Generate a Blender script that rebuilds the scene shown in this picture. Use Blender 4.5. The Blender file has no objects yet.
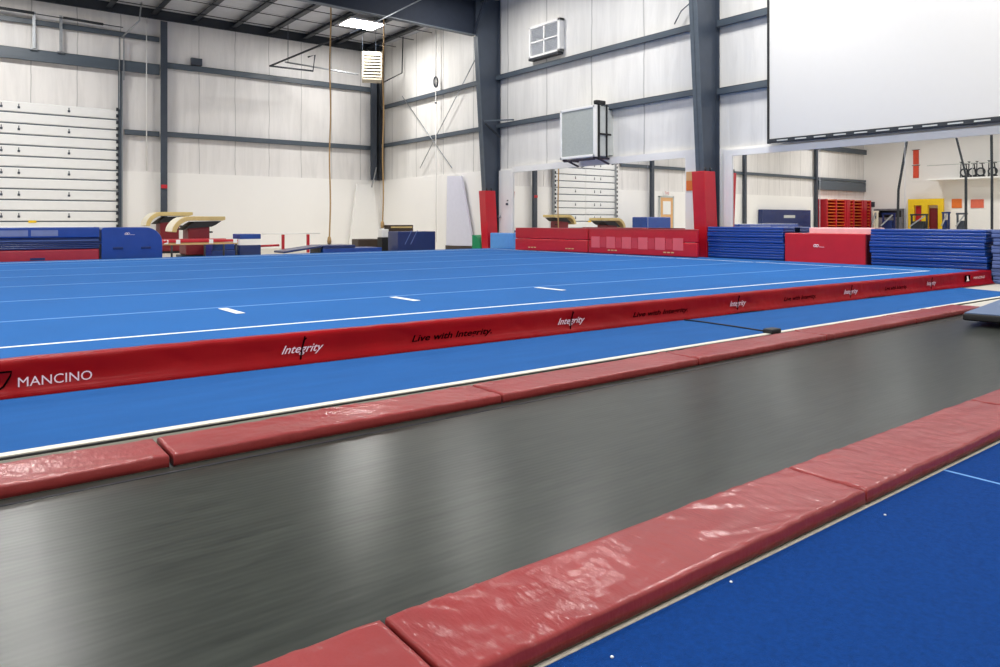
import bpy, bmesh, math, random
from mathutils import Vector, Matrix, noise
random.seed(7)
scene = bpy.context.scene
col = scene.collection
PI = math.pi
def R(a): return math.radians(a)

# ---------------------------------------------------------------- camera, world, exposure
F = 725.0; HOR = 221.0; H = 1.25
YAW = R(52.65); CY, SY = math.cos(YAW), math.sin(YAW)
cam_d = bpy.data.cameras.new('camera'); cam = bpy.data.objects.new('camera', cam_d); col.objects.link(cam)
cam.location = (0, 0, H); cam.rotation_euler = (PI/2, 0, YAW - PI/2)
cam_d.sensor_width = 36; cam_d.lens = 36*F/1000; cam_d.shift_y = (HOR-333.5)/1000
cam_d.clip_end = 300; cam_d.clip_start = .05
scene.camera = cam
w = bpy.data.worlds.new('world'); scene.world = w; w.use_nodes = True
w.node_tree.nodes['Background'].inputs[0].default_value = (.8, .85, .9, 1)
w.node_tree.nodes['Background'].inputs[1].default_value = 0.0
LAMP = 62.0                                   # emission of the ceiling fixtures' diffusers
vs = scene.view_settings
vs.view_transform = 'Standard'; vs.look = 'None'; vs.gamma = 1; vs.use_curve_mapping = False
vs.exposure = 0.52
scene.display_settings.display_device = 'sRGB'
scene.cycles.use_denoising = True
scene.cycles.max_bounces = 10
scene.cycles.diffuse_bounces = 5
scene.cycles.sample_clamp_indirect = 4
scene.cycles.caustics_reflective = False
scene.cycles.caustics_refractive = False

# survey helpers: a point of the building from a bearing and a known plane
def hx(u, X):
    t = (u-500)/F; d = X/(CY+SY*t); return d*(SY-CY*t)        # Y on plane X
def hy(u, Y):
    t = (u-500)/F; d = Y/(SY-CY*t); return d*(CY+SY*t)        # X on plane Y
def gz(u, v, z):
    d = (H-z)*F/(v-HOR); t = (u-500)/F
    return d*(CY+SY*t), d*(SY-CY*t)
def dep(u, X=None, Y=None):
    t = (u-500)/F
    return X/(CY+SY*t) if X is not None else Y/(SY-CY*t)
def zz(v, d): return H + (HOR-v)*d/F

# ---------------------------------------------------------------- materials
MATS = {}
def nodes(name):
    m = bpy.data.materials.new(name); m.use_nodes = True
    return m, m.node_tree, m.node_tree.nodes, m.node_tree.links, m.node_tree.nodes['Principled BSDF']
def srgb(c):
    return tuple(((x/255)/12.92 if x/255 <= .04045 else ((x/255+.055)/1.055)**2.4) for x in c)+(1,)
def mat(name, c, rough=.5, metal=0, spec=.5, coat=0, sheen=0, var=.06, vscale=6, stretch=(1,1,1), bump=0, bscale=20, bstretch=(1,1,1), bdist=.01, dark=None, coat_r=.15, detail=4):
    """c is sRGB 0-255"""
    if name in MATS: return MATS[name]
    m, nt, N, L, b = nodes(name)
    base = srgb(c)
    tc = N.new('ShaderNodeTexCoord')
    geo = N.new('ShaderNodeNewGeometry')
    mp = N.new('ShaderNodeMapping'); mp.inputs['Scale'].default_value = stretch; L.new(geo.outputs['Position'], mp.inputs[0])
    n = N.new('ShaderNodeTexNoise'); n.inputs['Scale'].default_value = vscale; n.inputs['Detail'].default_value = detail
    L.new(mp.outputs[0], n.inputs['Vector'])
    mx = N.new('ShaderNodeMix'); mx.data_type = 'RGBA'
    d = dark and srgb(dark) or tuple(x*(1-var*2.5) for x in base[:3])+(1,)
    l = base if dark else tuple(min(1, x*(1+var*2.5)) for x in base[:3])+(1,)
    mx.inputs[6].default_value = d; mx.inputs[7].default_value = l
    L.new(n.outputs[0], mx.inputs[0]); L.new(mx.outputs[2], b.inputs['Base Color'])
    b.inputs['Roughness'].default_value = rough; b.inputs['Metallic'].default_value = metal
    b.inputs['Specular IOR Level'].default_value = spec
    b.inputs['Coat Weight'].default_value = coat; b.inputs['Coat Roughness'].default_value = coat_r
    b.inputs['Sheen Weight'].default_value = sheen
    if sheen:
        b.inputs['Sheen Roughness'].default_value = .45
    if bump:
        mp2 = N.new('ShaderNodeMapping'); mp2.inputs['Scale'].default_value = bstretch; L.new(geo.outputs['Position'], mp2.inputs[0])
        n2 = N.new('ShaderNodeTexNoise'); n2.inputs['Scale'].default_value = bscale; n2.inputs['Detail'].default_value = 5
        L.new(mp2.outputs[0], n2.inputs['Vector'])
        bp = N.new('ShaderNodeBump'); bp.inputs['Strength'].default_value = bump; bp.inputs['Distance'].default_value = bdist
        L.new(n2.outputs[0], bp.inputs['Height']); L.new(bp.outputs[0], b.inputs['Normal'])
        if coat: L.new(bp.outputs[0], b.inputs['Coat Normal'])
    MATS[name] = m
    return m

def liner_mat(name, c, axis, seam=1.52, off=0.0):
    """white vinyl faced insulation: vertical wrinkles and taped seams"""
    m, nt, N, L, b = nodes(name)
    geo = N.new('ShaderNodeNewGeometry'); sep = N.new('ShaderNodeSeparateXYZ'); L.new(geo.outputs['Position'], sep.inputs[0])
    mp = N.new('ShaderNodeMapping'); mp.inputs['Scale'].default_value = (1, 1, .12); L.new(geo.outputs['Position'], mp.inputs[0])
    n = N.new('ShaderNodeTexNoise'); n.inputs['Scale'].default_value = 3.2; n.inputs['Detail'].default_value = 7; n.inputs['Roughness'].default_value = .62
    n.inputs['Distortion'].default_value = .6
    L.new(mp.outputs[0], n.inputs['Vector'])
    n3 = N.new('ShaderNodeTexNoise'); n3.inputs['Scale'].default_value = .35; n3.inputs['Detail'].default_value = 3
    L.new(geo.outputs['Position'], n3.inputs['Vector'])
    # seam mask
    wob = N.new('ShaderNodeTexNoise'); wob.inputs['Scale'].default_value = .9; L.new(geo.outputs['Position'], wob.inputs['Vector'])
    a = N.new('ShaderNodeMath'); a.operation = 'MULTIPLY_ADD'; L.new(wob.outputs[0], a.inputs[0]); a.inputs[1].default_value = .12; L.new(sep.outputs[axis], a.inputs[2])
    d = N.new('ShaderNodeMath'); d.operation = 'DIVIDE'; L.new(a.outputs[0], d.inputs[0]); d.inputs[1].default_value = seam
    ad = N.new('ShaderNodeMath'); ad.operation = 'ADD'; L.new(d.outputs[0], ad.inputs[0]); ad.inputs[1].default_value = off+50
    fr = N.new('ShaderNodeMath'); fr.operation = 'FRACT'; L.new(ad.outputs[0], fr.inputs[0])
    lt = N.new('ShaderNodeMath'); lt.operation = 'LESS_THAN'; L.new(fr.outputs[0], lt.inputs[0]); lt.inputs[1].default_value = .024
    base = srgb(c)
    mx = N.new('ShaderNodeMix'); mx.data_type = 'RGBA'; mx.inputs[6].default_value = tuple(x*.9 for x in base[:3])+(1,); mx.inputs[7].default_value = base
    rm = N.new('ShaderNodeMapRange'); rm.inputs[1].default_value = .35; rm.inputs[2].default_value = .6; L.new(n.outputs[0], rm.inputs[0])
    L.new(rm.outputs[0], mx.inputs[0])
    mx2 = N.new('ShaderNodeMix'); mx2.data_type = 'RGBA'; mx2.inputs[7].default_value = tuple(x*.62 for x in base[:3])+(1,)
    L.new(lt.outputs[0], mx2.inputs[0]); L.new(mx.outputs[2], mx2.inputs[6])
    L.new(mx2.outputs[2], b.inputs['Base Color'])
    b.inputs['Roughness'].default_value = .42
    bp = N.new('ShaderNodeBump'); bp.inputs['Strength'].default_value = .4; bp.inputs['Distance'].default_value = .045
    L.new(n.outputs[0], bp.inputs['Height']); L.new(bp.outputs[0], b.inputs['Normal'])
    MATS[name] = m; return m

def glow(name, c, s):
    m, nt, N, L, b = nodes(name)
    b.inputs['Base Color'].default_value = (.9, .9, .9, 1)
    b.inputs['Emission Color'].default_value = c+(1,); b.inputs['Emission Strength'].default_value = s
    m.cycles.emission_sampling = 'FRONT'
    MATS[name] = m; return m

def bed_mat():
    """woven black trampoline bed, brushed sheen across its width"""
    m, nt, N, L, b = nodes('trampoline_weave')
    geo = N.new('ShaderNodeNewGeometry')
    mp = N.new('ShaderNodeMapping'); mp.inputs['Scale'].default_value = (1.0, 6, 1); L.new(geo.outputs['Position'], mp.inputs[0])
    n = N.new('ShaderNodeTexNoise'); n.inputs['Scale'].default_value = 2.6; n.inputs['Detail'].default_value = 5; n.inputs['Roughness'].default_value = .6
    L.new(mp.outputs[0], n.inputs['Vector'])
    mx = N.new('ShaderNodeMix'); mx.data_type = 'RGBA'
    mx.inputs[6].default_value = srgb((18, 22, 19)); mx.inputs[7].default_value = srgb((70, 74, 68))
    L.new(n.outputs[0], mx.inputs[0]); L.new(mx.outputs[2], b.inputs['Base Color'])
    n2 = N.new('ShaderNodeTexNoise'); n2.inputs['Scale'].default_value = 1.1; n2.inputs['Detail'].default_value = 3; L.new(geo.outputs['Position'], n2.inputs['Vector'])
    rr = N.new('ShaderNodeMapRange'); rr.inputs[3].default_value = .22; rr.inputs[4].default_value = .34; L.new(n2.outputs[0], rr.inputs[0])
    b.inputs['Roughness'].default_value = .28
    b.inputs['Specular IOR Level'].default_value = .21
    wv = N.new('ShaderNodeTexWave'); wv.inputs['Scale'].default_value = 9; wv.inputs['Distortion'].default_value = 3.5; wv.inputs['Detail'].default_value = 2; wv.inputs['Detail Scale'].default_value = .6
    wv.bands_direction = 'Y'
    L.new(geo.outputs['Position'], wv.inputs['Vector'])
    bp = N.new('ShaderNodeBump'); bp.inputs['Strength'].default_value = .07; bp.inputs['Distance'].default_value = .002
    L.new(wv.outputs[1], bp.inputs['Height'])
    L.new(bp.outputs[0], b.inputs['Normal'])
    MATS['bed'] = m; return m

M_liner_l = liner_mat('insulation_liner_end', (238, 235, 232), 0, 1.52, .3)
M_liner_r = liner_mat('insulation_liner_side', (238, 236, 232), 1, 2.3, .35)
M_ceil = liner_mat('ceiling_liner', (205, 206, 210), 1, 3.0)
M_panel = mat('white_wall_panel', (248, 246, 242), .5, var=.01, vscale=.6)
M_heat = mat('heater_enamel', (190, 180, 160), .55, var=.02)
M_rafter = mat('rafter_paint', (34, 41, 54), .7, spec=.3, var=.08)
M_binding = mat('worn_binding', (168, 162, 148), .8, var=.2, vscale=30)
M_white = mat('white_paint', (244, 243, 240), .45, var=.01)
M_steel = mat('slate_steel_paint', (62, 70, 82), .38, var=.08, vscale=2.5)
M_steel_dk = mat('dark_steel_paint', (38, 43, 50), .45, var=.08)
M_girt = mat('grey_girt_steel', (78, 88, 98), .4, var=.08, vscale=2, stretch=(.4, .4, 3))
M_galv = mat('galvanised_steel', (168, 172, 176), .35, metal=.7, var=.08)
M_black = mat('black_rubber', (24, 25, 27), .6, var=.1)
M_concrete = mat('concrete', (198, 192, 180), .6, var=.05, vscale=3, bump=.2, bscale=40)
M_conc_dk = mat('worn_olive_floor', (104, 105, 92), .7, var=.12, vscale=18)
M_carpet = mat('royal_blue_carpet', (32, 99, 168), .92, spec=.1, sheen=.05, var=.05, vscale=1.2, bump=.5, bscale=260, bdist=.004)
M_carpet_near = mat('deep_blue_carpet', (14, 64, 136), .95, spec=.06, sheen=.02, var=.13, vscale=55, bump=1, bscale=240, bdist=.008, detail=6)
M_lane = mat('lane_blue_carpet', (30, 90, 156), .93, spec=.1, sheen=.04, var=.07, vscale=2.5, stretch=(.6, 2.5, 1), bump=.6, bscale=240, bdist=.005)
M_strip = mat('cream_strip', (222, 218, 204), .6, var=.04)
M_line = mat('white_line_tape', (238, 244, 250), .6, var=.01)
M_seam = mat('pale_blue_seam', (96, 150, 212), .8, var=.03)
M_skirt = mat('crimson_vinyl', (146, 2, 12), .45, spec=.12, coat=.05, coat_r=.25, var=.12, vscale=1.6, bump=.35, bscale=5, bstretch=(1, 1, .6), bdist=.02)
M_pad = mat('brick_red_vinyl', (142, 50, 50), .45, spec=.25, coat=.26, coat_r=.14, var=.09, vscale=3, bump=.5, bscale=11, bstretch=(1.8, .7, 1), bdist=.01)
M_pad_edge = mat('dark_red_vinyl', (138, 34, 42), .4, coat=.3, var=.12, vscale=12)
M_redmat = mat('bright_red_vinyl', (196, 12, 34), .38, coat=.3, var=.05, vscale=3, bump=.2, bscale=6, bdist=.01)
M_redpatch = mat('faded_red_patch', (228, 96, 104), .6, var=.04)
M_bluemat = mat('blue_mat_vinyl', (6, 62, 146), .34, coat=.4, coat_r=.2, var=.08, vscale=3, bump=.3, bscale=5, bdist=.012)
M_bluemat2 = mat('navy_mat_vinyl', (10, 38, 96), .38, coat=.3, var=.08, vscale=3)
M_ltblue = mat('light_blue_vinyl', (92, 156, 226), .4, coat=.3, var=.04)
M_dullblue = mat('dull_blue_vinyl', (84, 104, 158), .5, var=.06)
M_tan = mat('tan_leather', (214, 190, 128), .55, var=.06, vscale=8)
M_cream = mat('cream_leather', (236, 228, 208), .55, var=.03)
M_maroon = mat('maroon_pad', (118, 20, 30), .45, var=.08)
M_red = mat('red_enamel', (190, 30, 44), .35, var=.05)
M_rope = mat('manila_rope', (186, 152, 104), .85, var=.18, vscale=30, stretch=(1, 1, 3))
M_wood = mat('light_wood', (206, 170, 116), .5, var=.1, vscale=10, stretch=(1, 8, 8))
M_door = mat('garage_door_paint', (238, 238, 236), .4, var=.015)
M_grey = mat('light_grey_metal', (196, 200, 196), .5, var=.05)
M_mesh = mat('grey_filter_mesh', (178, 183, 178), .7, var=.08, vscale=14, stretch=(1, 1, 3))
M_screen = mat('screen_fabric', (212, 211, 209), .8, var=.005)
M_orange = mat('orange_plastic', (232, 120, 44), .5, var=.06)
M_yellow = mat('yellow_paint', (244, 204, 24), .5, var=.04)
M_green = mat('green_vinyl', (14, 140, 92), .45, var=.05)
M_brown = mat('dark_brown_wood', (66, 54, 46), .5, var=.1)
M_ink = mat('black_print', (8, 4, 6), .9, spec=0, var=.02)
M_print = mat('white_print', (248, 226, 226), .5, var=.01)
M_tanpanel = mat('tan_board', (226, 176, 120), .6, var=.05)
M_bed = bed_mat()
M_glow = glow('lamp_diffuser', (1.0, .985, .955), LAMP)
mm, nt, N, L, b = nodes('mirror_glass'); b.inputs['Base Color'].default_value = (.97, .975, .98, 1); b.inputs['Metallic'].default_value = 1; b.inputs['Roughness'].default_value = .004
M_mirror = mm

# ---------------------------------------------------------------- mesh builder (world coordinates)
SPLIT = {'roller_bracket', 'rail', 'hanger', 'hanger_rod', 'hinge_plate', 'strap', 'compartment', 'upright', 'tray', 'strut', 'bracket', 'frame_padding',
         'grey_panel', 'scuff', 'lettering_mark', 'piping', 'louvre_bar', 'bar_slot', 'border', 'diffuser', 'arm', 'handlebar'}
class MB:
    def __init__(s): s.v = []; s.f = []; s.sm = []; s.mi = []
    def add(s, vs, fs, smooth=False, mi=0):
        o = len(s.v); s.v += [tuple(p) for p in vs]
        for f in fs: s.f.append(tuple(i+o for i in f)); s.sm.append(smooth); s.mi.append(mi)
        return s
    def box(s, x0, x1, y0, y1, z0, z1, mi=0):
        v = [(x, y, z) for z in (z0, z1) for y in (y0, y1) for x in (x0, x1)]
        return s.add(v, [(0,2,3,1), (4,5,7,6), (0,1,5,4), (2,6,7,3), (0,4,6,2), (1,3,7,5)], mi=mi)
    def bar(s, a, b, w, h=None, mi=0, up=(0,0,1)):
        """rectangular bar from a to b; w sideways, h along up"""
        h = h or w; a = Vector(a); b = Vector(b); d = (b-a).normalized(); up = Vector(up)
        if abs(d.dot(up)) > .98: up = Vector((1, 0, 0))
        sd = d.cross(up).normalized(); u2 = sd.cross(d)
        v = []
        for p in (a, b):
            for i, j in ((-1,-1), (1,-1), (1,1), (-1,1)): v.append(p+sd*w/2*i+u2*h/2*j)
        return s.add(v, [(3,2,1,0), (4,5,6,7), (0,1,5,4), (1,2,6,5), (2,3,7,6), (3,0,4,7)], mi=mi)
    def tube(s, pts, r, n=10, cap=True, mi=0):
        pts = [Vector(p) for p in pts]; rs = r if isinstance(r, (list, tuple)) else [r]*len(pts)
        v = []; ref = None
        for i, p in enumerate(pts):
            d = ((pts[min(i+1, len(pts)-1)]-pts[max(i-1, 0)])).normalized()
            if ref is None:
                ref = Vector((0, 0, 1)) if abs(d.z) < .9 else Vector((1, 0, 0))
            a = d.cross(ref).normalized(); ref = a.cross(d).normalized()
            for k in range(n):
                t = 2*PI*k/n; v.append(p+(a*math.cos(t)+ref*math.sin(t))*rs[i])
        f = [(i*n+k, i*n+(k+1) % n, (i+1)*n+(k+1) % n, (i+1)*n+k) for i in range(len(pts)-1) for k in range(n)]
        s.add(v, f, True, mi)
        if cap:
            o = len(s.v)-len(v)
            s.f.append(tuple(o+k for k in range(n))[::-1]); s.sm.append(False); s.mi.append(mi)
            s.f.append(tuple(o+(len(pts)-1)*n+k for k in range(n))); s.sm.append(False); s.mi.append(mi)
        return s
    def prism(s, poly, ax, a, b, mi=0, smooth=False):
        """poly (2D, CCW) extruded along axis ax from a to b"""
        def P(p, t): return {0: (t, p[0], p[1]), 1: (p[0], t, p[1]), 2: (p[0], p[1], t)}[ax]
        n = len(poly); v = [P(p, a) for p in poly]+[P(p, b) for p in poly]
        s.add(v, [(i, (i+1) % n, n+(i+1) % n, n+i) for i in range(n)], smooth, mi)
        o = len(s.v)-2*n
        s.f.append(tuple(range(o, o+n))); s.sm.append(False); s.mi.append(mi)
        s.f.append(tuple(range(o+n, o+2*n))[::-1]); s.sm.append(False); s.mi.append(mi)
        return s
    def lathe(s, prof, c, n=20, mi=0):
        v = []; m = len(prof)
        for r, z in prof:
            for k in range(n):
                t = 2*PI*k/n; v.append((c[0]+r*math.cos(t), c[1]+r*math.sin(t), c[2]+z))
        f = [(i*n+k, i*n+(k+1) % n, (i+1)*n+(k+1) % n, (i+1)*n+k) for i in range(m-1) for k in range(n)]
        f += [tuple(range(n))[::-1], tuple(range((m-1)*n, m*n))]
        return s.add(v, f, True, mi)
    def rot(s, c, ang, ax='Z'):
        Mx = Matrix.Translation(c) @ Matrix.Rotation(ang, 4, ax) @ Matrix.Translation(-Vector(c))
        s.v = [tuple(Mx @ Vector(p)) for p in s.v]; return s
    def pieces(s):
        par = list(range(len(s.v)))
        def fd(a):
            while par[a] != a: par[a] = par[par[a]]; a = par[a]
            return a
        for f in s.f:
            a = fd(f[0])
            for b_ in f[1:]: par[fd(b_)] = a
        out = {}
        for k, f in enumerate(s.f): out.setdefault(fd(f[0]), []).append(k)
        res = []
        for ks in out.values():
            m = MB(); mp = {}
            for k in ks:
                nf = []
                for i in s.f[k]:
                    if i not in mp: mp[i] = len(m.v); m.v.append(s.v[i])
                    nf.append(mp[i])
                m.f.append(tuple(nf)); m.sm.append(s.sm[k]); m.mi.append(s.mi[k])
            res.append(m)
        return res
    def build(s, name, m, parent=None, bevel=0, seg=2, smooth=False, kind=None):
        if parent and name in SPLIT:
            ps = s.pieces()
            if len(ps) > 1: return [p.build(name, m, parent, bevel, seg, smooth, kind) for p in ps][0]
        me = bpy.data.meshes.new(name); vs_ = s.v
        if parent: off = Vector(parent['_w'])
        else:
            xs = [p[0] for p in vs_]; ys = [p[1] for p in vs_]; zs = [p[2] for p in vs_]
            off = Vector(((min(xs)+max(xs))/2, (min(ys)+max(ys))/2, min(zs)))
        me.from_pydata([tuple(Vector(p)-off) for p in vs_], [], s.f)
        for p, sm, mi in zip(me.polygons, s.sm, s.mi): p.use_smooth = sm or smooth; p.material_index = mi
        for x in (m if isinstance(m, (list, tuple)) else [m]): me.materials.append(x)
        bm = bmesh.new(); bm.from_mesh(me)
        if name != 'diffuser': bmesh.ops.recalc_face_normals(bm, faces=bm.faces)
        if bevel:
            es = [e for e in bm.edges if len(e.link_faces) == 2 and e.calc_face_angle(0) > .5]
            bmesh.ops.bevel(bm, geom=es, offset=bevel, segments=seg, profile=.5, affect='EDGES', clamp_overlap=True)
            for f in bm.faces: f.smooth = True
        bm.to_mesh(me); bm.free()
        o = bpy.data.objects.new(name, me); col.objects.link(o)
        if parent:
            o.parent = parent; o['_w'] = parent['_w']
        else:
            o.location = off; o['_w'] = tuple(off)
        if kind: o['kind'] = kind
        if bevel:
            try:
                md = o.modifiers.new('wn', 'WEIGHTED_NORMAL'); md.keep_sharp = True
            except Exception: pass
        return o
def tag(o, label, cat, group=None):
    o['label'] = label; o['category'] = cat; o['kind'] = 'thing'
    if group: o['group'] = group
    return o
def thing(name, label, cat, loc, group=None):
    o = bpy.data.objects.new(name, None); col.objects.link(o); o.location = loc; o['_w'] = tuple(loc); o.empty_display_size = .2
    return tag(o, label, cat, group)
def copy_tree(o, parent=None):
    c = o.copy(); col.objects.link(c)
    if parent: c.parent = parent
    for ch in [x for x in bpy.data.objects if x.parent == o]: copy_tree(ch, c)
    return c
def struct(name, mb, m, bevel=0, parent=None): return mb.build(name, m, parent, bevel=bevel, kind='structure')

def cushion(mb, x0, x1, y0, y1, z0, z1, r=.025, nx=40, ny=14, amp=.006, seed=0, wr=1.0, mi=0):
    """soft vinyl covered pad: rounded edges, wrinkled top"""
    sx, sy = x1-x0, y1-y0
    def prof(a, n, L):
        # parameter list with dense edges
        out = [0, r*.3, r] + [r+(L-2*r)*k/n for k in range(1, n)] + [L-r, L-r*.3, L]
        return out
    us = prof(0, nx, sx); vs_ = prof(0, ny, sy)
    v = []; NU, NV = len(us), len(vs_)
    for i, u in enumerate(us):
        for j, q in enumerate(vs_):
            e = min(u, sx-u, q, sy-q)
            k = 1 if e >= r else math.sqrt(max(0, 1-(1-e/r)**2))
            p = Vector(((x0+u)*2.2+seed*7.1, (y0+q)*6, seed*3.3))
            w_ = noise.fractal(p, 1.0, 2.1, 4)
            nn_ = abs(noise.noise(Vector(((x0+u)*7+seed+(y0+q)*9+noise.noise(Vector(((x0+u)*2, (y0+q)*3, seed)))*1.5, (y0+q)*2.5, seed)))); fold = max(0, 1-nn_*4)*max(0, .35+noise.noise(Vector(((x0+u)*1.3, seed, 1))))
            edge = math.exp(-min(q, sy-q)/.11)
            dz = amp*(w_*.8+1.5*fold*edge*wr)
            z = z1-r+(r)*k + (dz if e >= r*.9 else dz*.4)
            v.append((x0+u, y0+q, z))
    f = [(i*NV+j, (i+1)*NV+j, (i+1)*NV+j+1, i*NV+j+1) for i in range(NU-1) for j in range(NV-1)]
    # skirts
    ring = [(i, 0) for i in range(NU)]+[(NU-1, j) for j in range(1, NV)]+[(i, NV-1) for i in range(NU-2, -1, -1)]+[(0, j) for j in range(NV-2, 0, -1)]
    o = len(v)
    for (i, j) in ring:
        p = v[i*NV+j]
        w_ = noise.noise(Vector((p[0]*12, p[1]*12, seed)))*amp*.8
        cx_, cy_ = (x0+x1)/2, (y0+y1)/2
        nx_ = -w_ if j in (0, NV-1) else 0
        v.append((p[0], p[1]+(nx_ if p[1] > cy_ else -nx_), (z0+z1-r)/2))
    o2 = len(v)
    for (i, j) in ring:
        p = v[i*NV+j]; v.append((p[0], p[1], z0))
    n = len(ring); idx = [i*NV+j for i, j in ring]
    for k in range(n):
        k2 = (k+1) % n
        f.append((idx[k2], idx[k], o+k, o+k2)); f.append((o+k2, o+k, o2+k, o2+k2))
    f.append(tuple(o2+k for k in range(n)))
    return mb.add(v, f, True, mi)

def text_mb(mb, s, P, du, width, height, shear=0, flip=1, off=(0, 0, 0), thick=.0015, bold=0):
    """lettering on a vertical plane: starts at P, runs along du, fits width x height"""
    cu = bpy.data.curves.new('t', 'FONT'); cu.body = s; cu.size = 1; cu.shear = shear; cu.extrude = 0; cu.offset = bold; cu.resolution_u = 3
    o = bpy.data.objects.new('t', cu); col.objects.link(o)
    dg = bpy.context.evaluated_depsgraph_get(); me = bpy.data.meshes.new_from_object(o.evaluated_get(dg))
    xs = [q.co.x for q in me.vertices]; ys = [q.co.y for q in me.vertices]
    x0, x1, y0, y1 = min(xs), max(xs), min(ys), max(ys)
    kx, ky = width/(x1-x0), height/(y1-y0)
    du = Vector(du).normalized(); nrm = Vector((du.y, -du.x, 0))
    P = Vector(P)
    v = [P+du*((q.co.x-x0)*kx)+Vector((0, 0, 1))*((q.co.y-y0)*ky)+nrm*thick for q in me.vertices]
    mb.add(v, [tuple(p.vertices) for p in me.polygons])
    bpy.data.objects.remove(o); bpy.data.curves.remove(cu); bpy.data.meshes.remove(me)
    return mb

# ================================================================ THE ROOM
YC1, YC2 = 22.7, 12.56
XR, YL, XB, YN, ZC = 17.3, 32.6, -32.5, -11.0, 9.95
struct('floor', MB().box(XB-.3, XR+.3, YN-.3, YL+.3, -.2, 0), M_concrete)
struct('wall_left', MB().box(XB-.3, XR+.3, YL, YL+.25, 0, ZC+.3), M_liner_l)
struct('wall_right', MB().box(XR, XR+.25, YN-.3, YL, 0, ZC+.3), M_liner_r)
struct('wall_back', MB().box(XB-.25, XB, YN-.3, YL, 0, ZC+.3), M_panel)
struct('wall_near', MB().box(XB, XR, YN-.25, YN, 0, ZC+.3), M_panel)
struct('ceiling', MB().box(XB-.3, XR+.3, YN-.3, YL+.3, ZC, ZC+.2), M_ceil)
# white panels along the lower wall
struct('trim_1', MB().box(5.62, XR, YL-.05, YL, 0, 3.27), M_panel)
struct('trim_2', MB().box(XB, -.0, YL-.05, YL, 0, 3.27), M_panel)
struct('trim_3', MB().box(XR-.05, XR, YN, YL-.05, 0, 3.28), M_panel)
n = 3
def girt(mb):
    global n
    n += 1
    return struct('trim_%d' % n, mb, M_girt, bevel=.012)
def girtX(x0, x1, z0, z1, t=.2):      # on the left wall
    m = MB().box(x0, x1, YL-t, YL-.0, z1-.03, z1).box(x0, x1, YL-t, YL-t+.03, z0, z1).box(x0, x1, YL-t, YL-t+.09, z0, z0+.02)
    return girt(m)
def girtY(y0, y1, z0, z1, t=.2):
    m = MB().box(XR-t, XR, y0, y1, z1-.03, z1).box(XR-t, XR-t+.03, y0, y1, z0, z1).box(XR-t, XR-t+.09, y0, y1, z0, z0+.02)
    return girt(m)
girtX(7.28, 17.0, 7.62, 7.86); girtX(5.7, 7.0, 4.74, 4.95); girtX(7.28, 17.0, 4.76, 4.97)
girtX(XB, 7.0, 7.28, 7.72, .26); girtX(XB, 7.0, 8.66, 8.86)
girtX(XB, -.2, 4.76, 4.97)
girtY(YC2+.14, YL-.2, 6.76, 6.95); girtY(YC2+.14, YL-.2, 4.87, 5.05); girtY(YN, YC2-.14, 6.66, 6.86); girtY(YN, YC2-.14, 4.77, 4.96)
# eave strut on the end wall and ceiling purlins
struct('trim_20', MB().box(XB, XR, YL-.32, YL, 9.62, 9.92).box(XB, XR, YL-.34, YL-.28, 9.55, 9.95), M_steel_dk)
k = 30
x = 16.55
while x > XB+1:
    z0 = ZC-.24
    struct('trim_%d' % k, MB().box(x-.012, x+.012, YN, YL-.3, z0, ZC).box(x-.2, x+.01, YN, YL-.36, z0, z0+.02), M_steel_dk)
    k += 1; x -= 1.62
# thin wire banding under the liner
m = MB()
for yy in [24.2, 26.0, 27.7, 29.3, 31.0]:
    m.box(XB, XR, yy-.02, yy+.02, ZC-.27, ZC-.245)
struct('trim_29', m, M_steel_dk)

# ---------------------------------------------------------------- steel frames on the right wall
def frame_column(Y, label, zt=9.9, x_in0=.55, x_in1=1.10, zin=8.35):
    t = thing('steel_column', label, 'column', (XR-.3, Y, 0), 'tapered frame columns along the mirror wall')
    xo = XR-.06
    MB().prism([(xo, 0), (xo, zt), (xo-x_in1-.05, zt), (xo-x_in1, zin), (xo-x_in0, 0)], 1, Y-.012, Y+.012).build('web', M_steel, t)
    a, b_ = (xo-x_in0, 0), (xo-x_in1, zin)
    m = MB(); m.add([(a[0], Y-.13, 0), (a[0], Y+.13, 0), (b_[0], Y+.13, zin), (b_[0], Y-.13, zin),
                     (a[0]+.025, Y-.13, 0), (a[0]+.025, Y+.13, 0), (b_[0]+.025, Y+.13, zin), (b_[0]+.025, Y-.13, zin)],
                    [(0,3,2,1), (4,5,6,7), (0,4,7,3), (1,2,6,5), (3,7,6,2), (0,1,5,4)])
    m.build('inner_flange', M_girt, t)
    MB().box(xo-.03, xo-.001, Y-.13, Y+.13, 0, zt).build('outer_flange', M_steel, t)
    MB().box(xo-x_in0-.06, xo, Y-.17, Y+.17, 0, .03).build('base_plate', M_steel_dk, t)
    return t
frame_column(YC1, 'tapered grey steel column left of the first mirror, near the corner')
frame_column(YC2, 'tapered grey steel column standing between the two wall mirrors')
frame_column(YC2-10.15, 'tapered grey steel column to the right of the white screen')
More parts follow.
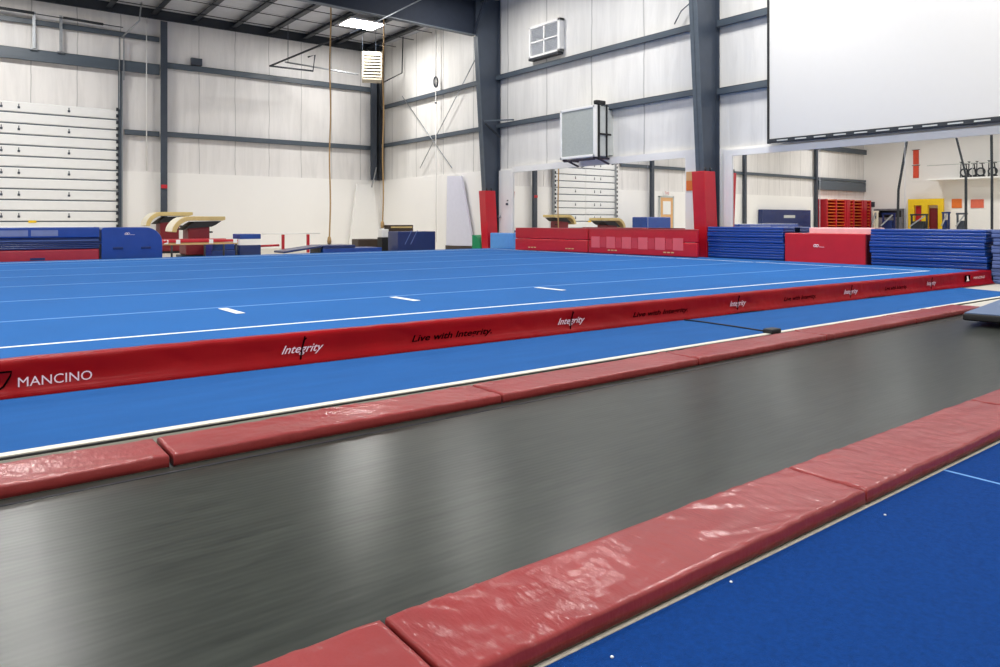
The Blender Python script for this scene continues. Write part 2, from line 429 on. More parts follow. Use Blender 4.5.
def rafter(Y, label):
    t = thing('steel_rafter', label, 'beam', (XR-1.1, Y, 8.35), 'deep roof beams')
    x1, x0 = XR-1.235, XB+.02
    s = .03
    MB().prism([(x1, 8.35), (x1, 9.68), (x0, 9.7), (x0, 9.0)], 1, Y-.012, Y+.012).build('web', M_rafter, t)
    m = MB(); m.add([(x1, Y-.13, 8.35), (x1, Y+.13, 8.35), (x0, Y+.13, 9.0), (x0, Y-.13, 9.0), (x1, Y-.13, 8.375), (x1, Y+.13, 8.375), (x0, Y+.13, 9.025), (x0, Y-.13, 9.025)],
                    [(0,3,2,1), (4,5,6,7), (0,4,7,3), (1,2,6,5), (3,7,6,2), (0,1,5,4)])
    m.build('bottom_flange', M_girt, t)
    MB().box(x0, x1, Y-.13, Y+.13, 9.68, 9.705).build('top_flange', M_rafter, t)
    # stiffeners and the knee plates
    m = MB()
    for xx in (x1-.02,): m.box(xx, xx+.03, Y-.12, Y+.12, 8.36, 9.68)
    m.bar((x1-.05, Y-.05, 8.4), (x1-.08, Y-.9, 9.66), .07, .07)
    m.build('stiffener', M_rafter, t)
    return t
rafter(YC1, 'deep slate steel roof beam running left from the column near the corner')
rafter(YC2, 'deep slate steel roof beam above the column between the mirrors')
rafter(YC2-10.15, 'deep slate steel roof beam to the right of the screen')

def end_post(X, label):
    t = thing('wall_post', label, 'column', (X, YL-.15, 0), 'straight posts along the garage door wall')
    MB().box(X-.012, X+.012, YL-.34, YL-.06, 0, 9.5).build('web', M_steel, t)
    MB().box(X-.13, X+.13, YL-.36, YL-.335, 0, 9.5).build('flange', M_steel, t)
    MB().box(X-.15, X+.15, YL-.38, YL-.06, 0, .02).build('base_plate', M_steel_dk, t)
    return t
end_post(7.14, 'straight slate steel wall post just right of the garage door')
end_post(-3.1, 'slate steel wall post seen in the first mirror beside the exit door')
end_post(-13.6, 'slate steel wall post at left edge of the second mirror')
end_post(-23.8, 'slate steel wall post between blue wall mat and red shelving in mirror')
# corner column
t = thing('corner_column', 'dark steel corner column where the two walls meet behind the rope', 'column', (XR-.45, YL-.2, 3.28))
MB().box(XR-.72, XR-.4, YL-.42, YL-.40, 3.28, 9.5).box(XR-.57, XR-.55, YL-.4, YL-.06, 3.28, 9.5).build('flange', M_steel, t)
MB().box(XR-.3, XR-.06, YL-.5, YL-.22, 3.28, 9.5).build('web', M_steel_dk, t)
MB().bar((XR-.7, YL-.46, 2.9), (XR-.45, YL-.46, 3.9), .05).build('brace', M_galv, t)

# ---------------------------------------------------------------- garage door
GX0, GX1, GZ = .3, 5.46, 5.72
def garage(name, x0, x1, z1):
    g = MB(); nsec = 14; hs = z1/nsec; prof = []
    for i in range(nsec):
        z = i*hs
        prof += [(YL-.10, z+.014), (YL-.135, z+.05), (YL-.135, z+hs-.05), (YL-.10, z+hs-.014)]
    prof = [(YL-.06, 0)]+prof+[(YL-.06, z1)]
    d = struct(name, g.prism(prof, 0, x0, x1), M_door)
    for i in range(1, nsec):
        MB().box(x0, x1, YL-.112, YL-.085, i*hs-.022, i*hs+.022).build('section_seam', M_girt, d)
    for i in range(1, nsec, 2):
        for xx in (x0+1.3, hy(18.5, YL), hy(68.5, YL)):
            zc = i*hs+.2
            h_ = MB().box(xx-.04, xx+.04, YL-.15, YL-.134, zc-.05, zc+.03).build('hinge_plate', M_steel, d)
            MB().box(xx-.014, xx+.014, YL-.155, YL-.134, zc+.03, zc+.12).build('hinge_pin', M_steel, h_)
    MB().box(hy(28, YL), hy(36, YL), YL-.15, YL-.134, 1.18, 1.27).build('sticker', M_yellow, d)
    return d
garage('door_1', GX0, GX1, GZ)
def track(X, label):
    t = thing('door_track', label, 'door track', (X, YL-.15, 0), 'garage door tracks')
    m = MB().box(X-.02, X+.1, YL-.16, YL-.13, 0, 7.28)
    MB().box(X+.1, X+.13, YL-.28, YL-.05, 0, 7.28).build('jamb', M_galv, t)
    m.build('rail', M_girt, t)
    m = MB()
    for i in range(22): m.box(X-.09, X+.0, YL-.2, YL-.14, .2+i*.26, .33+i*.26)
    m.build('roller_bracket', M_steel_dk, t)
    MB().box(X-.02, X+.02, YL-.34, YL-.30, GZ, 8.6).box(X+.14, X+.18, YL-.34, YL-.30, 6.9, 8.6).build('hanger', M_galv, t)
    return t
track(GX1+.03, 'grey vertical track on right edge of the garage door')
track(GX0-.1, 'grey vertical track on left edge of the garage door, seen in mirror')
# torsion shaft and posts above the door
t = thing('torsion_shaft', 'long spring shaft on two galvanised brackets above the garage door', 'door hardware', (2.6, YL-.45, 8.0))
MB().tube([(-1, YL-.45, 9.05), (5.6, YL-.45, 8.98)], .018).build('shaft', M_steel_dk, t)
MB().tube([(1.0, YL-.45, 9.04), (hy(34, 32.2), YL-.45, 9.03)], .055).build('spring', M_steel_dk, t)
MB().tube([(hy(63, 32.2), YL-.45, 9.02), (hy(103, 32.2), YL-.45, 8.99)], .05).build('spring', M_steel_dk, t)
for u_ in (34, 61):
    xx = hy(u_, 32.2); MB().box(xx-.05, xx+.05, YL-.4, YL-.34, 7.7, 9.1).box(xx-.12, xx+.12, YL-.4, YL-.27, 7.68, 7.73).build('bracket', M_galv, t)
# conduits
def tubes(name, label, cat, pts, r, m): return tag(MB().tube(pts, r).build(name, m), label, cat)
tubes('conduit', 'white vertical conduit between garage door track and wall post', 'pipe', [(hy(146, 32.4), YL-.3, 9.6), (hy(146, 32.4), YL-.3, 3.3)], .02, M_white)
tubes('conduit', 'bent galvanised pipe rising above the garage door corner to the roof', 'pipe', [(hy(122, 32), YL-.5, 8.55), (hy(140, 31.6), YL-.9, 9.25), (hy(142, 31.5), YL-1.0, 9.94)], .03, M_galv)
m = MB().box(hy(191, YL-.1), hy(202, YL-.1), YL-.16, YL, 7.9, 8.2); tag(m.build('junction_box', M_steel, bevel=.01), 'small grey box on the wall above the upper girt', 'box')
m = MB().box(7.02, 7.26, YL-.42, YL-.37, 2.6, 2.75); tag(m.build('alarm_pull', M_red, bevel=.01), 'small red alarm box on the wall post beside garage door', 'alarm')

# ---------------------------------------------------------------- ceiling fixtures
def lamp(x, y, label, tubes_=2):
    t = thing('ceiling_light', label, 'ceiling light', (x, y, 9.62), 'high bay lights')
    MB().box(x-.8, x+.8, y-.62, y+.62, 9.58, 9.66).build('housing', M_white, t, bevel=.01)
    m = MB()
    for k in range(tubes_):
        a_, c_ = y-.57+.6*k, y-.03+.6*k; m.add([(x-.75, a_, 9.575), (x-.75, c_, 9.575), (x+.75, c_, 9.575), (x+.75, a_, 9.575)], [(0, 1, 2, 3)])
    m.build('diffuser', M_glow, t)
    MB().tube([(x-.6, y, 9.66), (x-.6, y, 9.97)], .01).tube([(x+.6, y, 9.66), (x+.6, y, 9.97)], .01).build('hanger', M_galv, t)
rows = {14.0: 'nearest mirror wall', 1.5: 'in line with the garage door', -11: 'left of garage door', -24: 'by far back wall'}
colsn = {28.0: 'row by the end wall', 20.0: 'over back of spring floor', 9.6: 'over middle of spring floor', 4.0: 'over tumbling lane', -4.5: 'over blue carpet'}
for x_, a in rows.items():
    for y_, b2 in colsn.items():
        if (x_, y_) == (14.0, 28.0): lab = 'bright ceiling light glowing beside the roof beam, the only one in direct view'
        else: lab = 'white ceiling light %s, %s' % (a, b2)
        if (x_, y_) == (14.0, 20.0):
            lamp(14.2, 20.6, 'single tube ceiling light over the crash mats, nearer the corner', 1)
            lamp(14.2, 15.2, 'added single tube fill light over the crash mats, nearer the screen', 1)  # unseen lamp added to even out the light on the mirror wall
        else: lamp(x_, y_, lab)

# ================================================================ SPRING FLOOR
def sy(X): return 6.17-.0385*X
A, B = (-2.0, sy(-2.0)), (16.5, sy(16.5))
ZT = .26
sf = thing('spring_floor', 'large raised royal blue exercise floor with crimson skirt and white border line', 'gymnastics floor', (7, 13.5, 0))
YF = 21.25
poly = [A, B, (16.1, 6.2), (16.1, YF), (-2.0, YF)]
MB().prism([(A[0], A[1]+.08), (B[0]-.06, B[1]+.08), (16.38, YF-.02), (-1.95, YF-.02)], 2, .0, ZT-.04).build('deck', M_black, sf)
MB().prism([(A[0], A[1]+.03), (B[0]-.04, B[1]+.03), (16.42, YF), (-2.0, YF)], 2, ZT-.04, ZT).build('carpet', M_carpet, sf)
z = ZT+.001
def strip(mb, a, b, w, z0=z, h=.002):
    a = Vector((a[0], a[1], z0+h/2)); b = Vector((b[0], b[1], z0+h/2)); mb.bar(a, b, w, h); return mb
m = MB()
strip(m, (-2, sy(-2)+.70), (15.5, sy(15.5)+.70), .055); strip(m, (15.45, sy(15.5)+.70), (15.4, YF-.7), .05); strip(m, (-2, YF-.7), (15.4, YF-.7), .05)
m.build('border_line', M_line, sf)
for yy in (2.45, 4.6, 7.0, 9.2, 11.4, 13.4):
    m = MB(); strip(m, (-2, sy(-2)+yy), (16.0, sy(16)+yy*.99), .06); m.build('carpet_seam', M_seam, sf)
for u_, v_ in ((232, 311), (405, 299), (550, 289)):
    X_, Y_ = gz(u_, v_, ZT); m = MB(); strip(m, (X_, Y_-.3), (X_-.02, Y_+.28), .1, z+.003); m.build('position_mark', M_line, sf)
# skirt
def skirt_mesh():
    m = MB(); d = Vector((B[0]-A[0], B[1]-A[1], 0)); L_ = d.length; d.normalize(); nr = Vector((d.y, -d.x, 0))
    prof = [(-.14, ZT+.006), (-.03, ZT+.012), (-.008, ZT+.008), (.004, ZT-.006), (.008, ZT-.03), (.009, ZT-.07), (.01, ZT-.11), (.013, ZT-.13), (.02, ZT-.17), (.045, .05), (.085, .016)]
    NS = 520; v = []
    for i in range(NS+1):
        s_ = L_*i/NS; P = Vector((A[0], A[1], 0))+d*s_
        for k, (o, zz_) in enumerate(prof):
            q = Vector((s_*1.6, zz_*5, 0)); dn = noise.fractal(q, 1, 2, 3)*.006
            cr = abs(noise.noise(Vector((s_*1.3+zz_*4, zz_*2, 5))))
            dn -= max(0, .06-cr)*.14 if k > 3 else 0
            if s_ > 8: dn += noise.noise(Vector((s_*1.1, 0, 9)))*.03*max(0, (.15-zz_))/.15
            dzz = noise.noise(Vector((s_*5, 0, 3)))*.004 if k < 4 else 0
            v.append(P+nr*(o+dn)+Vector((0, 0, zz_+dzz+(max(0, noise.noise(Vector((s_*.9, 2, 2))))*.03 if (k >= 9 and s_ > 8) else 0))))
    n_ = len(prof); f = [(i*n_+k, (i+1)*n_+k, (i+1)*n_+k+1, i*n_+k+1) for i in range(NS) for k in range(n_-1)]
    m.add(v, f, True)
    # closed end on the right
    m.box(B[0]-.05, B[0]+.012, B[1]-.0, B[1]+.5, .01, ZT+.008)
    return m
sk = skirt_mesh().build('skirt', M_skirt, sf)
md = sk.modifiers.new('th', 'SOLIDIFY'); md.thickness = .004; md.offset = -1
sdir = Vector((B[0]-A[0], B[1]-A[1], 0)).normalized(); snr = Vector((sdir.y, -sdir.x, 0))
def skX(u):
    t_ = (u-500)/F; a = CY+SY*t_; b2 = SY-CY*t_; d = 6.15/(b2+.0385*a); return d*a
def sk_text(s, u0, u1, zc, h, m_, name, shear=0, bold=0, off=.034):
    X0, X1 = skX(u0), skX(u1)
    P = Vector((X0, sy(X0), zc-h/2))+snr*off
    mb = text_mb(MB(), s, P, sdir, (X1-X0)*1.0007, h, shear, bold=bold)
    o = mb.build(name, m_, sk); return o
sk_text('MANCINO', 18, 92, .112, .068, M_print, 'maker_lettering')
for (u0, u1) in ((281, 323), (557, 584), (729, 745), (843, 857), (926, 935)):
    o = sk_text('Integrity', u0, u1, .135, .092, M_print, 'sponsor_lettering', shear=.45, bold=.008)
    # small black gymnast figure balancing through the word
    Xc = skX((u0+u1)/2+(u1-u0)*.03); W = (skX(u1)-skX(u0))
    mb = MB()
    def q(a, c): return Vector((Xc+a*W, sy(Xc+a*W), c))+snr*.042
    for pa, pb, wd in (((.02, .25), (.0, .21), .012), ((.06, .235), (.0, .215), .012), ((0, .215), (-.03, .17), .016), ((-.03, .17), (-.06, .12), .012), ((-.06, .12), (-.08, .06), .014), ((-.08, .06), (-.1, .03), .014), ((-.13, .03), (-.06, .03), .01)):
        mb.bar(q(*pa), q(*pb), .003, wd, up=sdir)
    mb.build('gymnast_figure', M_ink, sk)
sk_text('Live with Integrity.', 411, 491, .118, .082, M_ink, 'slogan_lettering', shear=.3, bold=.02)
for (u0, u1) in ((632, 687), (783, 815), (884, 906)):
    sk_text('Live with Integrity.', u0, u1, .125, .075, M_ink, 'slogan_lettering', shear=.3, bold=.02)
# logo loop at the left end and badge at the right end
X0 = skX(12); mb = MB()
def q(a, c): return Vector((X0+a, sy(X0+a), c))+snr*.022
mb.tube([q(-.25, .19), q(.0, .192), q(-.01, .16), q(-.05, .09), q(-.09, .06), q(-.3, .058)], .007, 6)
mb.build('logo_outline', M_ink, sk)
sk_text('MANCINO', 973, 984, .16, .05, M_print, 'maker_lettering')
Xa = skX(967); mb = MB()
def q(a, c): return Vector((Xa+a, sy(Xa+a), c))+snr*.026
mb.add([q(-.1, .1), q(.12, .1), q(.12, .22), q(-.1, .22)], [(0, 1, 2, 3)]); mb.build('badge', M_ink, sk)
mb = MB()
def q(a, c): return Vector((Xa+a, sy(Xa+a), c))+snr*.03
mb.add([q(-.05, .11), q(.08, .11), q(.05, .15), q(.02, .21), q(-.03, .2), q(-.02, .15)], [(0, 1, 2, 3, 4, 5)]); mb.build('badge_figure', M_print, sk)

# ================================================================ TUMBLING LANE carpet
ln = thing('tumbling_lane', 'long flat blue carpet lane with white edge beside the crimson skirt', 'carpet lane', (7, 5.3, 0))
def ly(X): return 4.67-.014*X
MB().prism([(-3, ly(-3)+.0), (14.6, ly(14.6)), (14.95, sy(14.95)-.09), (-3, sy(-3)-.09)], 2, .0, .014).build('carpet', M_lane, ln)
m = MB(); m.bar((-3, ly(-3)-.035, .009), (14.2, ly(14.2)-.035, .009), .07, .018); m.build('edge_strip', M_strip, ln)
m = MB(); m.bar((-3, ly(-3)-.078, .006), (14.2, ly(14.2)-.078, .006), .016, .012); m.build('edge_shadow_strip', M_black, ln)  # solid black strip painted in as the shadow along the lane edge
# worn floor seen between lane and trampoline pads
struct('trim_60', MB().box(-4, 9.0, 4.25, 4.56, .0005, .004), M_conc_dk)
# black cord with plug lying across the lane
p0 = gz(684, 319.8, .022); p1 = gz(700, 321.5, .022); p2 = gz(735, 326.5, .022); p3 = gz(772, 331.5, .03)
t = thing('power_cord', 'thin black cord with plug lying across the blue lane', 'cord', (p3[0], p3[1], .014))
MB().tube([(p[0], p[1], .0235) for p in (p0, p1, p2, p3)], .008, 8).build('cord', M_black, t)
MB().box(p3[0]-.09, p3[0]+.09, p3[1]-.06, p3[1]+.06, .014, .065).build('plug', M_black, t, bevel=.012)

# ================================================================ TRAMPOLINE (in floor)
YB0, YB1 = 1.93, 3.88
tr = thing('tumbling_trampoline', 'long black rod floor trampoline bed stretching between two rows of red pads', 'trampoline', (5, 2.9, 0))
m = MB(); nx_, ny_ = 120, 20; v = []
for i in range(nx_+1):
    for j in range(ny_+1):
        X_ = -4+15.4*i/nx_; Y_ = YB0+.004+(YB1+.012-YB0)*j/ny_
        e = math.sin(PI*j/ny_)
        v.append((X_, Y_, .0125-.003*e+noise.noise(Vector((X_*.9, Y_*1.3, 0)))*.002*e))
f = [(i*(ny_+1)+j, (i+1)*(ny_+1)+j, (i+1)*(ny_+1)+j+1, i*(ny_+1)+j+1) for i in range(nx_) for j in range(ny_)]
m.add(v, f, True); bed = m.build('bed', M_bed, tr)
m = MB().box(-4, 11.4, YB0-.36, YB0-.0, .001, .011).box(-4, 11.4, YB1-.0, YB1+.36, .001, .011)
m.build('frame', M_black, tr)
m = MB().box(-4, 11.4, YB1-.07, YB1-.05, .0125, .0145)
m.build('stitched_hem', M_steel_dk, tr)
def pad_thing(x0, x1, y0, y1, label, seed, group, tilt=0):
    t = thing('frame_pad', label, 'trampoline pad', ((x0+x1)/2, (y0+y1)/2, .012), group)
    cushion(MB(), x0, x1, y0, y1, .014, .072, r=.011, nx=150, ny=22, amp=.0075, seed=seed, wr=1.3).build('cover', M_pad, t)
    MB().box(x0+.01, x1-.01, y0+.001, y0+.006, .0125, .02).box(x0+.01, x1-.01, y1-.006, y1-.001, .0125, .02).build('piping', M_binding, t)
    return t
jf = [-3.3, -1.2, .9, 3.0, 5.12, 7.22, 9.3, 11.3]
fl = ['red pad behind the trampoline, outside left edge of view', 'wrinkled shiny red pad behind the trampoline at left edge of photo', 'red pad behind the trampoline below the white lettering and slogan',
      'red pad behind the trampoline at the middle of the photo', 'red pad behind the trampoline, ending next to the black plug', 'faded red pad behind the trampoline right of the black plug', 'pale red pad behind the trampoline touching the grey mat at right']
for i in range(7): pad_thing(jf[i]+.01, jf[i+1]-.01, 3.905, 4.275, fl[i], i+1, 'red pads along far side of the trampoline')
jn = [-1.14, 1.03, 3.2, 5.37, 7.54]
nl = ['smooth red pad at the bottom edge of the photo, in front of the trampoline', 'large wrinkled glossy red pad in the foreground centre', 'creased red pad at the lower right beside the seam of the carpet', 'red pad at the far right edge, last visible of the near row']
for i in range(4): pad_thing(jn[i]+.008, jn[i+1]-.008, 1.55, 1.925, nl[i], i+20, 'red pads along near side of the trampoline')
# near carpet
cn = thing('foreground_carpet', 'deep blue carpet in the lower right corner beside the red pads', 'carpet', (4, .2, 0))
MB().box(-3, 3.935, -3, 1.525, .0, .012).box(3.945, 9, -3, 1.525, .0, .012).build('pile', M_carpet_near, cn)
MB().box(3.931, 3.949, -3, 1.525, .006, .0135).build('seam_tape', M_seam, cn)
MB().box(-3, 9, 1.525, 1.534, .0, .014).build('edge_binding', M_binding, cn)
# scraps of lint on it
for (u_, v_) in ((885, 515), (731, 582), (612, 657)):
    X_, Y_ = gz(u_, v_, .014); mb = MB().lathe([(.001, 0), (.006, .002), (.004, .005), (.0005, .007)], (X_, Y_, .012), 7)
    tag(mb.build('lint_scrap', M_line), {885: 'tiny white scrap on the blue carpet near the pad joint', 731: 'tiny white scrap on blue carpet halfway down', 612: 'tiny white scrap on blue carpet at bottom edge'}[u_], 'scrap', 'scraps on the carpet')
# grey mat on the trampoline end
t = thing('landing_mat', 'slate blue landing mat with black sides at the right end of the trampoline', 'mat', (11.4, 2.9, .02))
MB().box(9.55, 12.1, 1.5, 3.5, .076, .158).rot((9.55, 3.5, 0), R(8)).build('cover', M_black, t, bevel=.02)
MB().box(9.57, 12.08, 1.52, 3.48, .155, .168).rot((9.55, 3.5, 0), R(8)).build('top_sheet', mat('slate_blue_vinyl', (92, 112, 146), .5, var=.04), t)
tag(MB().box(14.3, 15.6, 3.5, 4.35, 0, .05).build('floor_mat', M_black, bevel=.01), 'thin black mat at the right end of the lane', 'mat')

# ================================================================ MATS ALONG THE RIGHT WALL
def logo(mb, P, du, s):
    """two loops with a bar and fine underline"""
    du = Vector(du).normalized(); up = Vector((0, 0, 1)); nr = Vector((du.y, -du.x, 0)); P = Vector(P)+nr*.008
    for cx_ in (0, .62):
        pts = [P+du*s*(cx_+.28*math.cos(a)+.08*math.sin(a))+up*s*(.28*math.sin(a)) for a in [2*PI*k/14 for k in range(15)]]
        mb.tube(pts, s*.085, 6, False)
    mb.bar(P+du*s*.3-up*s*.28, P+du*s*.42+up*s*.3, .004, s*.14, up=du)
    mb.bar(P+du*s*1.0-up*s*.25, P+du*s*2.3-up*s*.3, .004, s*.09)
ordn = ['topmost', 'second from the top', 'third from the top', 'fourth from the top', 'fifth from the top', 'sixth from the top', 'seventh from the top', 'eighth from the top', 'ninth from the top', 'tenth from the top', 'bottom one']
def stack(x0, x1, y0, y1, ztop, nn, m_, where, group, jit=.02, z0=0):
    hgt = (ztop-z0)/nn
    for i in range(nn):
        zb = ztop-(i+1)*hgt; j = random.uniform(-jit, jit); j2 = random.uniform(-jit, jit)*.6
        lab = 'blue mat %s %s' % (ordn[i] if i < nn-1 else 'at the bottom', where)
        t = thing('folding_mat', lab, 'mat', ((x0+x1)/2, (y0+y1)/2, zb), group)
        g = hgt*.5
        MB().box(x0+j2, x1, y0+j, y1+j, zb+.003, zb+g-.001).build('lower_panel', m_, t, bevel=.014)
        MB().box(x0+j2+.006, x1, y0+j, y1+j, zb+g+.003, zb+hgt-.006).build('upper_panel', m_, t, bevel=.014)
        MB().box(x0+j2+.02, x1-.02, y0+j+.02, y1+j-.02, zb+g-.003, zb+g+.001).build('fold_hinge', M_bluemat2, t)
XF = 16.52
in_a, in_b, in_c = 'of stack between column pad and red block', 'of wide stack right of red block', 'of dull stack by the skirt corner'
stack(XF, 17.05, hx(784, XF)+.02, hx(707.5, XF), 1.10, 8, M_bluemat, in_a, 'folding mats stacked left of the red block')
stack(XF, 17.05, hx(986, XF), hx(870, XF)-.01, 1.075, 8, M_bluemat, in_b, 'folding mats stacked right of the red block', .025)
stack(XF+.05, 17.05, 3.3, hx(989, XF)-.03, 1.07, 7, M_dullblue, in_c, 'dull folding mats at the right edge', .03)
# chalky marks on the wide stack
# red block
yb0, yb1 = hx(866, XF), hx(784, XF)
t = thing('foam_block', 'solid red vinyl block with white logo between two blue mat stacks', 'foam block', (16.5, (yb0+yb1)/2, 0))
cv = MB().box(XF, 16.82, yb0+.02, yb1-.02, 0, .955).build('cover', M_redmat, t, bevel=.02)
mb = MB(); logo(mb, (XF, hx(815, XF), .66), (0, -1, 0), .1); mb.build('logo', M_print, cv)
MB().box(XF+.02, 16.8, yb0+.004, yb0+.022, .02, .93).build('dark_end', M_maroon, t)  # end of the block drawn in a darker maroon
t = thing('foam_wedge', 'pale pink mat lying behind the solid red block against the mirror', 'mat', (16.9, (yb0+yb1)/2, 0))
MB().box(16.84, 17.04, yb0+.03, yb0+1.55, 0, 1.09).build('cover', mat('pale_pink_vinyl', (240, 190, 192), .5), t, bevel=.03)
# long red mats on the floor edge
def long_red(P, Q, dpt, z1, label, patches=False, line=False):
    P = Vector(P+(ZT,)); Q = Vector(Q+(ZT,)); d = (Q-P).normalized(); nb = Vector((-d.y, d.x, 0))   # nb points to the wall side
    if nb.x < 0: nb = -nb
    t = thing('crash_mat', label, 'mat', tuple((P+Q)/2), 'red crash mats in front of the first mirror')
    L_ = (Q-P).length; ang = math.atan2(d.y, d.x)
    def bx(a0, a1, b0, b1, z0, z1):
        m = MB(); vv = [P+d*a+nb*b2+Vector((0, 0, zc-ZT)) for zc in (z0, z1) for b2 in (b0, b1) for a in (a0, a1)]
        return m.add(vv, [(0,2,3,1), (4,5,7,6), (0,1,5,4), (2,6,7,3), (0,4,6,2), (1,3,7,5)])
    bx(.0, L_, 0, dpt, ZT+.008, ZT+.40).build('lower_mat', M_redmat, t, bevel=.03)
    bx(.0, L_, .01, dpt, ZT+.405, z1).build('upper_mat', M_redmat, t, bevel=.03)
    if patches:
        k = 0; a = .12
        while a < L_-.55:
            bx(a, a+.34, -.004, .002, ZT+.18, ZT+.52).build('faded_patch', M_redpatch, t) if k % 2 == 0 else bx(a, a+.22, -.003, .002, ZT+.2, ZT+.5).build('hook_patch', mat('mid_red_patch', (205, 60, 72), .6), t)
            a += .36 if k % 2 == 0 else .24; k += 1
    m = MB()
    for a in (L_*.2, L_*.72):
        for j in range(3): 
            q_ = bx(a+j*.13, a+j*.13+.09, -.005, .001, ZT+.1, ZT+.13); m.add(q_.v, q_.f)
    m.build('lettering_mark', M_tan, t)
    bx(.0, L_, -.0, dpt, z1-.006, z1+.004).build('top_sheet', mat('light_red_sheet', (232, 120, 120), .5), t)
    return t
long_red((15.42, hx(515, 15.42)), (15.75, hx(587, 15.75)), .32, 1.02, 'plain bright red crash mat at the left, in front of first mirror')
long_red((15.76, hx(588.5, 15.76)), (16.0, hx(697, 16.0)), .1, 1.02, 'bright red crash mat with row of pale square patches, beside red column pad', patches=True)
# light blue mat
t = thing('foam_block', 'light blue foam block at foot of the door beside the corner column pad', 'foam block', (16.7, 21.5, 0))
MB().box(16.5, 16.9, hx(513, 16.5), hx(490, 16.5), 0, .8).build('cover', M_ltblue, t, bevel=.03)

# red column pads
def col_pad(Y, z1, label):
    t = thing('column_pad', label, 'column pad', (16.6, Y, 0), 'red padding wrapped round the columns')
    def taper(z): return XR-.62-(.55)*z/8.35
    m = MB()
    x_b, x_t = taper(0)-.08, taper(z1)-.08
    def U(x, z): return [(x, Y-.21, z), (x, Y+.21, z), (x+.5, Y+.21, z), (x+.5, Y+.15, z), (x+.065, Y+.15, z), (x+.065, Y-.15, z), (x+.5, Y-.15, z), (x+.5, Y-.21, z)]
    m.add(U(x_b, .04)+U(x_t, z1), [tuple(range(8)), tuple(range(8, 16))[::-1]]+[(k, (k+1) % 8, 8+(k+1) % 8, 8+k) for k in range(8)])
    m.build('cover', M_redmat, t, bevel=.015)
    m = MB()
    for dx in (.1, .32): m.tube([(x_t+dx, Y-.18, z1-.02), (x_t+dx, Y-.18, z1+.1)], .025)
    m.build('strap', M_black, t)
    return t
col_pad(YC2, 2.62, 'red padded wrap on the column between the two mirrors')
col_pad(YC1, 2.42, 'red padded wrap on the column near the white door and corner')

# ---------------------------------------------------------------- mirrors and white surrounds
def mirror_wall(name, label, y0, y1, z0, z1, splits, frame_l, frame_r, top=.22):
    t = thing(name, label, 'mirror', (XR-.1, (y0+y1)/2, 0), 'wall mirrors')
    xm = XR-.12
    ys = [y0]+splits+[y1]
    for a, b2 in zip(ys[:-1], ys[1:]):
        MB().box(xm-.006, xm, a+.006, b2-.006, z0, z1).build('mirror_pane', M_mirror, t)
    m = MB().box(xm-.0, XR-.05, y0-frame_r, y1+frame_l, .0, z1+top).box(xm-.03, xm+.001, y0-frame_r, y1+frame_l, z1, z1+top).box(xm-.03, xm+.001, y0-frame_r, y1+frame_l, .0, z0)
    m.box(xm-.03, xm+.001, y1, y1+frame_l, z0, z1).box(xm-.03, xm+.001, y0-frame_r, y0, z0, z1)
    m.build('white_surround', M_white, t)
    return t
ya, yb = hx(686, 17.18), hx(514, 17.18)
mirror_wall('wall_mirror', 'large framed wall mirror behind the red crash mats, reflecting garage door', ya, yb, .55, 3.1, [hx(648, 17.18), hx(586, 17.18)], .08, .45)
ya2, yb2 = 3.6, hx(733, 17.18)
mirror_wall('wall_mirror', 'long wall mirror under the white screen at the right', ya2, yb2, .55, 3.04, [hx(905, 17.18), hx(845, 17.18)][::-1] and sorted([hx(905, 17.18), hx(820, 17.18)]), .28, .2, .17)
# white door to the left of the mirror
d = struct('door_2', MB().box(XR-.15, XR-.05, yb+.1, yb+.92, 0, 3.22), M_white, bevel=.01)
MB().tube([(XR-.16, yb+.35, 1.9), (XR-.22, yb+.35, 1.9)], .045).box(XR-.17, XR-.15, yb+.31, yb+.39, 2.02, 2.06).build('lock', M_steel, d)
MB().tube([(XR-.16, yb+.8, 1.42), (XR-.26, yb+.8, 1.42)], .05).build('handle', M_galv, d)
# poster on the white strip
t = thing('poster', 'orange and tan notice board on white strip right of the first mirror', 'poster', (XR-.16, ya-.22, 2.1))
MB().box(XR-.175, XR-.155, ya-.42, ya-.05, 2.13, 2.42).build('lower_sheet', M_orange, t)
MB().box(XR-.175, XR-.155, ya-.42, ya-.05, 2.42, 2.68).build('upper_sheet', M_tanpanel, t)
# ---------------------------------------------------------------- projection screen
XS = 17.0
y1s = hx(769.5, XS); y0s = 3.4
t = thing('projection_screen', 'huge white projection screen with black border high on the right wall', 'screen', (XS, (y0s+y1s)/2, 3.28))
MB().box(XS, XS+.05, y0s, y1s, 3.38, 7.7).build('fabric', M_screen, t)
MB().box(XS-.02, XS+.06, y1s, y1s+.06, 3.26, 7.7).box(XS-.02, XS+.06, y0s-.06, y0s, 3.26, 7.7).box(XS-.02, XS+.06, y0s-.06, y1s+.06, 7.7, 7.76).build('border', M_black, t)
MB().box(XS-.03, XS+.08, y0s, y1s+.05, 3.27, 3.375).build('bottom_bar', M_steel_dk, t, bevel=.01)
m = MB()
for i in range(14): yy = y0s+.3+i*.5; m.box(XS-.036, XS-.028, yy, yy+.3, 3.305, 3.335)
m.build('bar_slot', M_grey, t)
for yy in (y0s+1, y1s-1): MB().box(XS+.05, XR-.2, yy-.03, yy+.03, 6.8, 6.86).build('wall_bracket', M_steel, t)
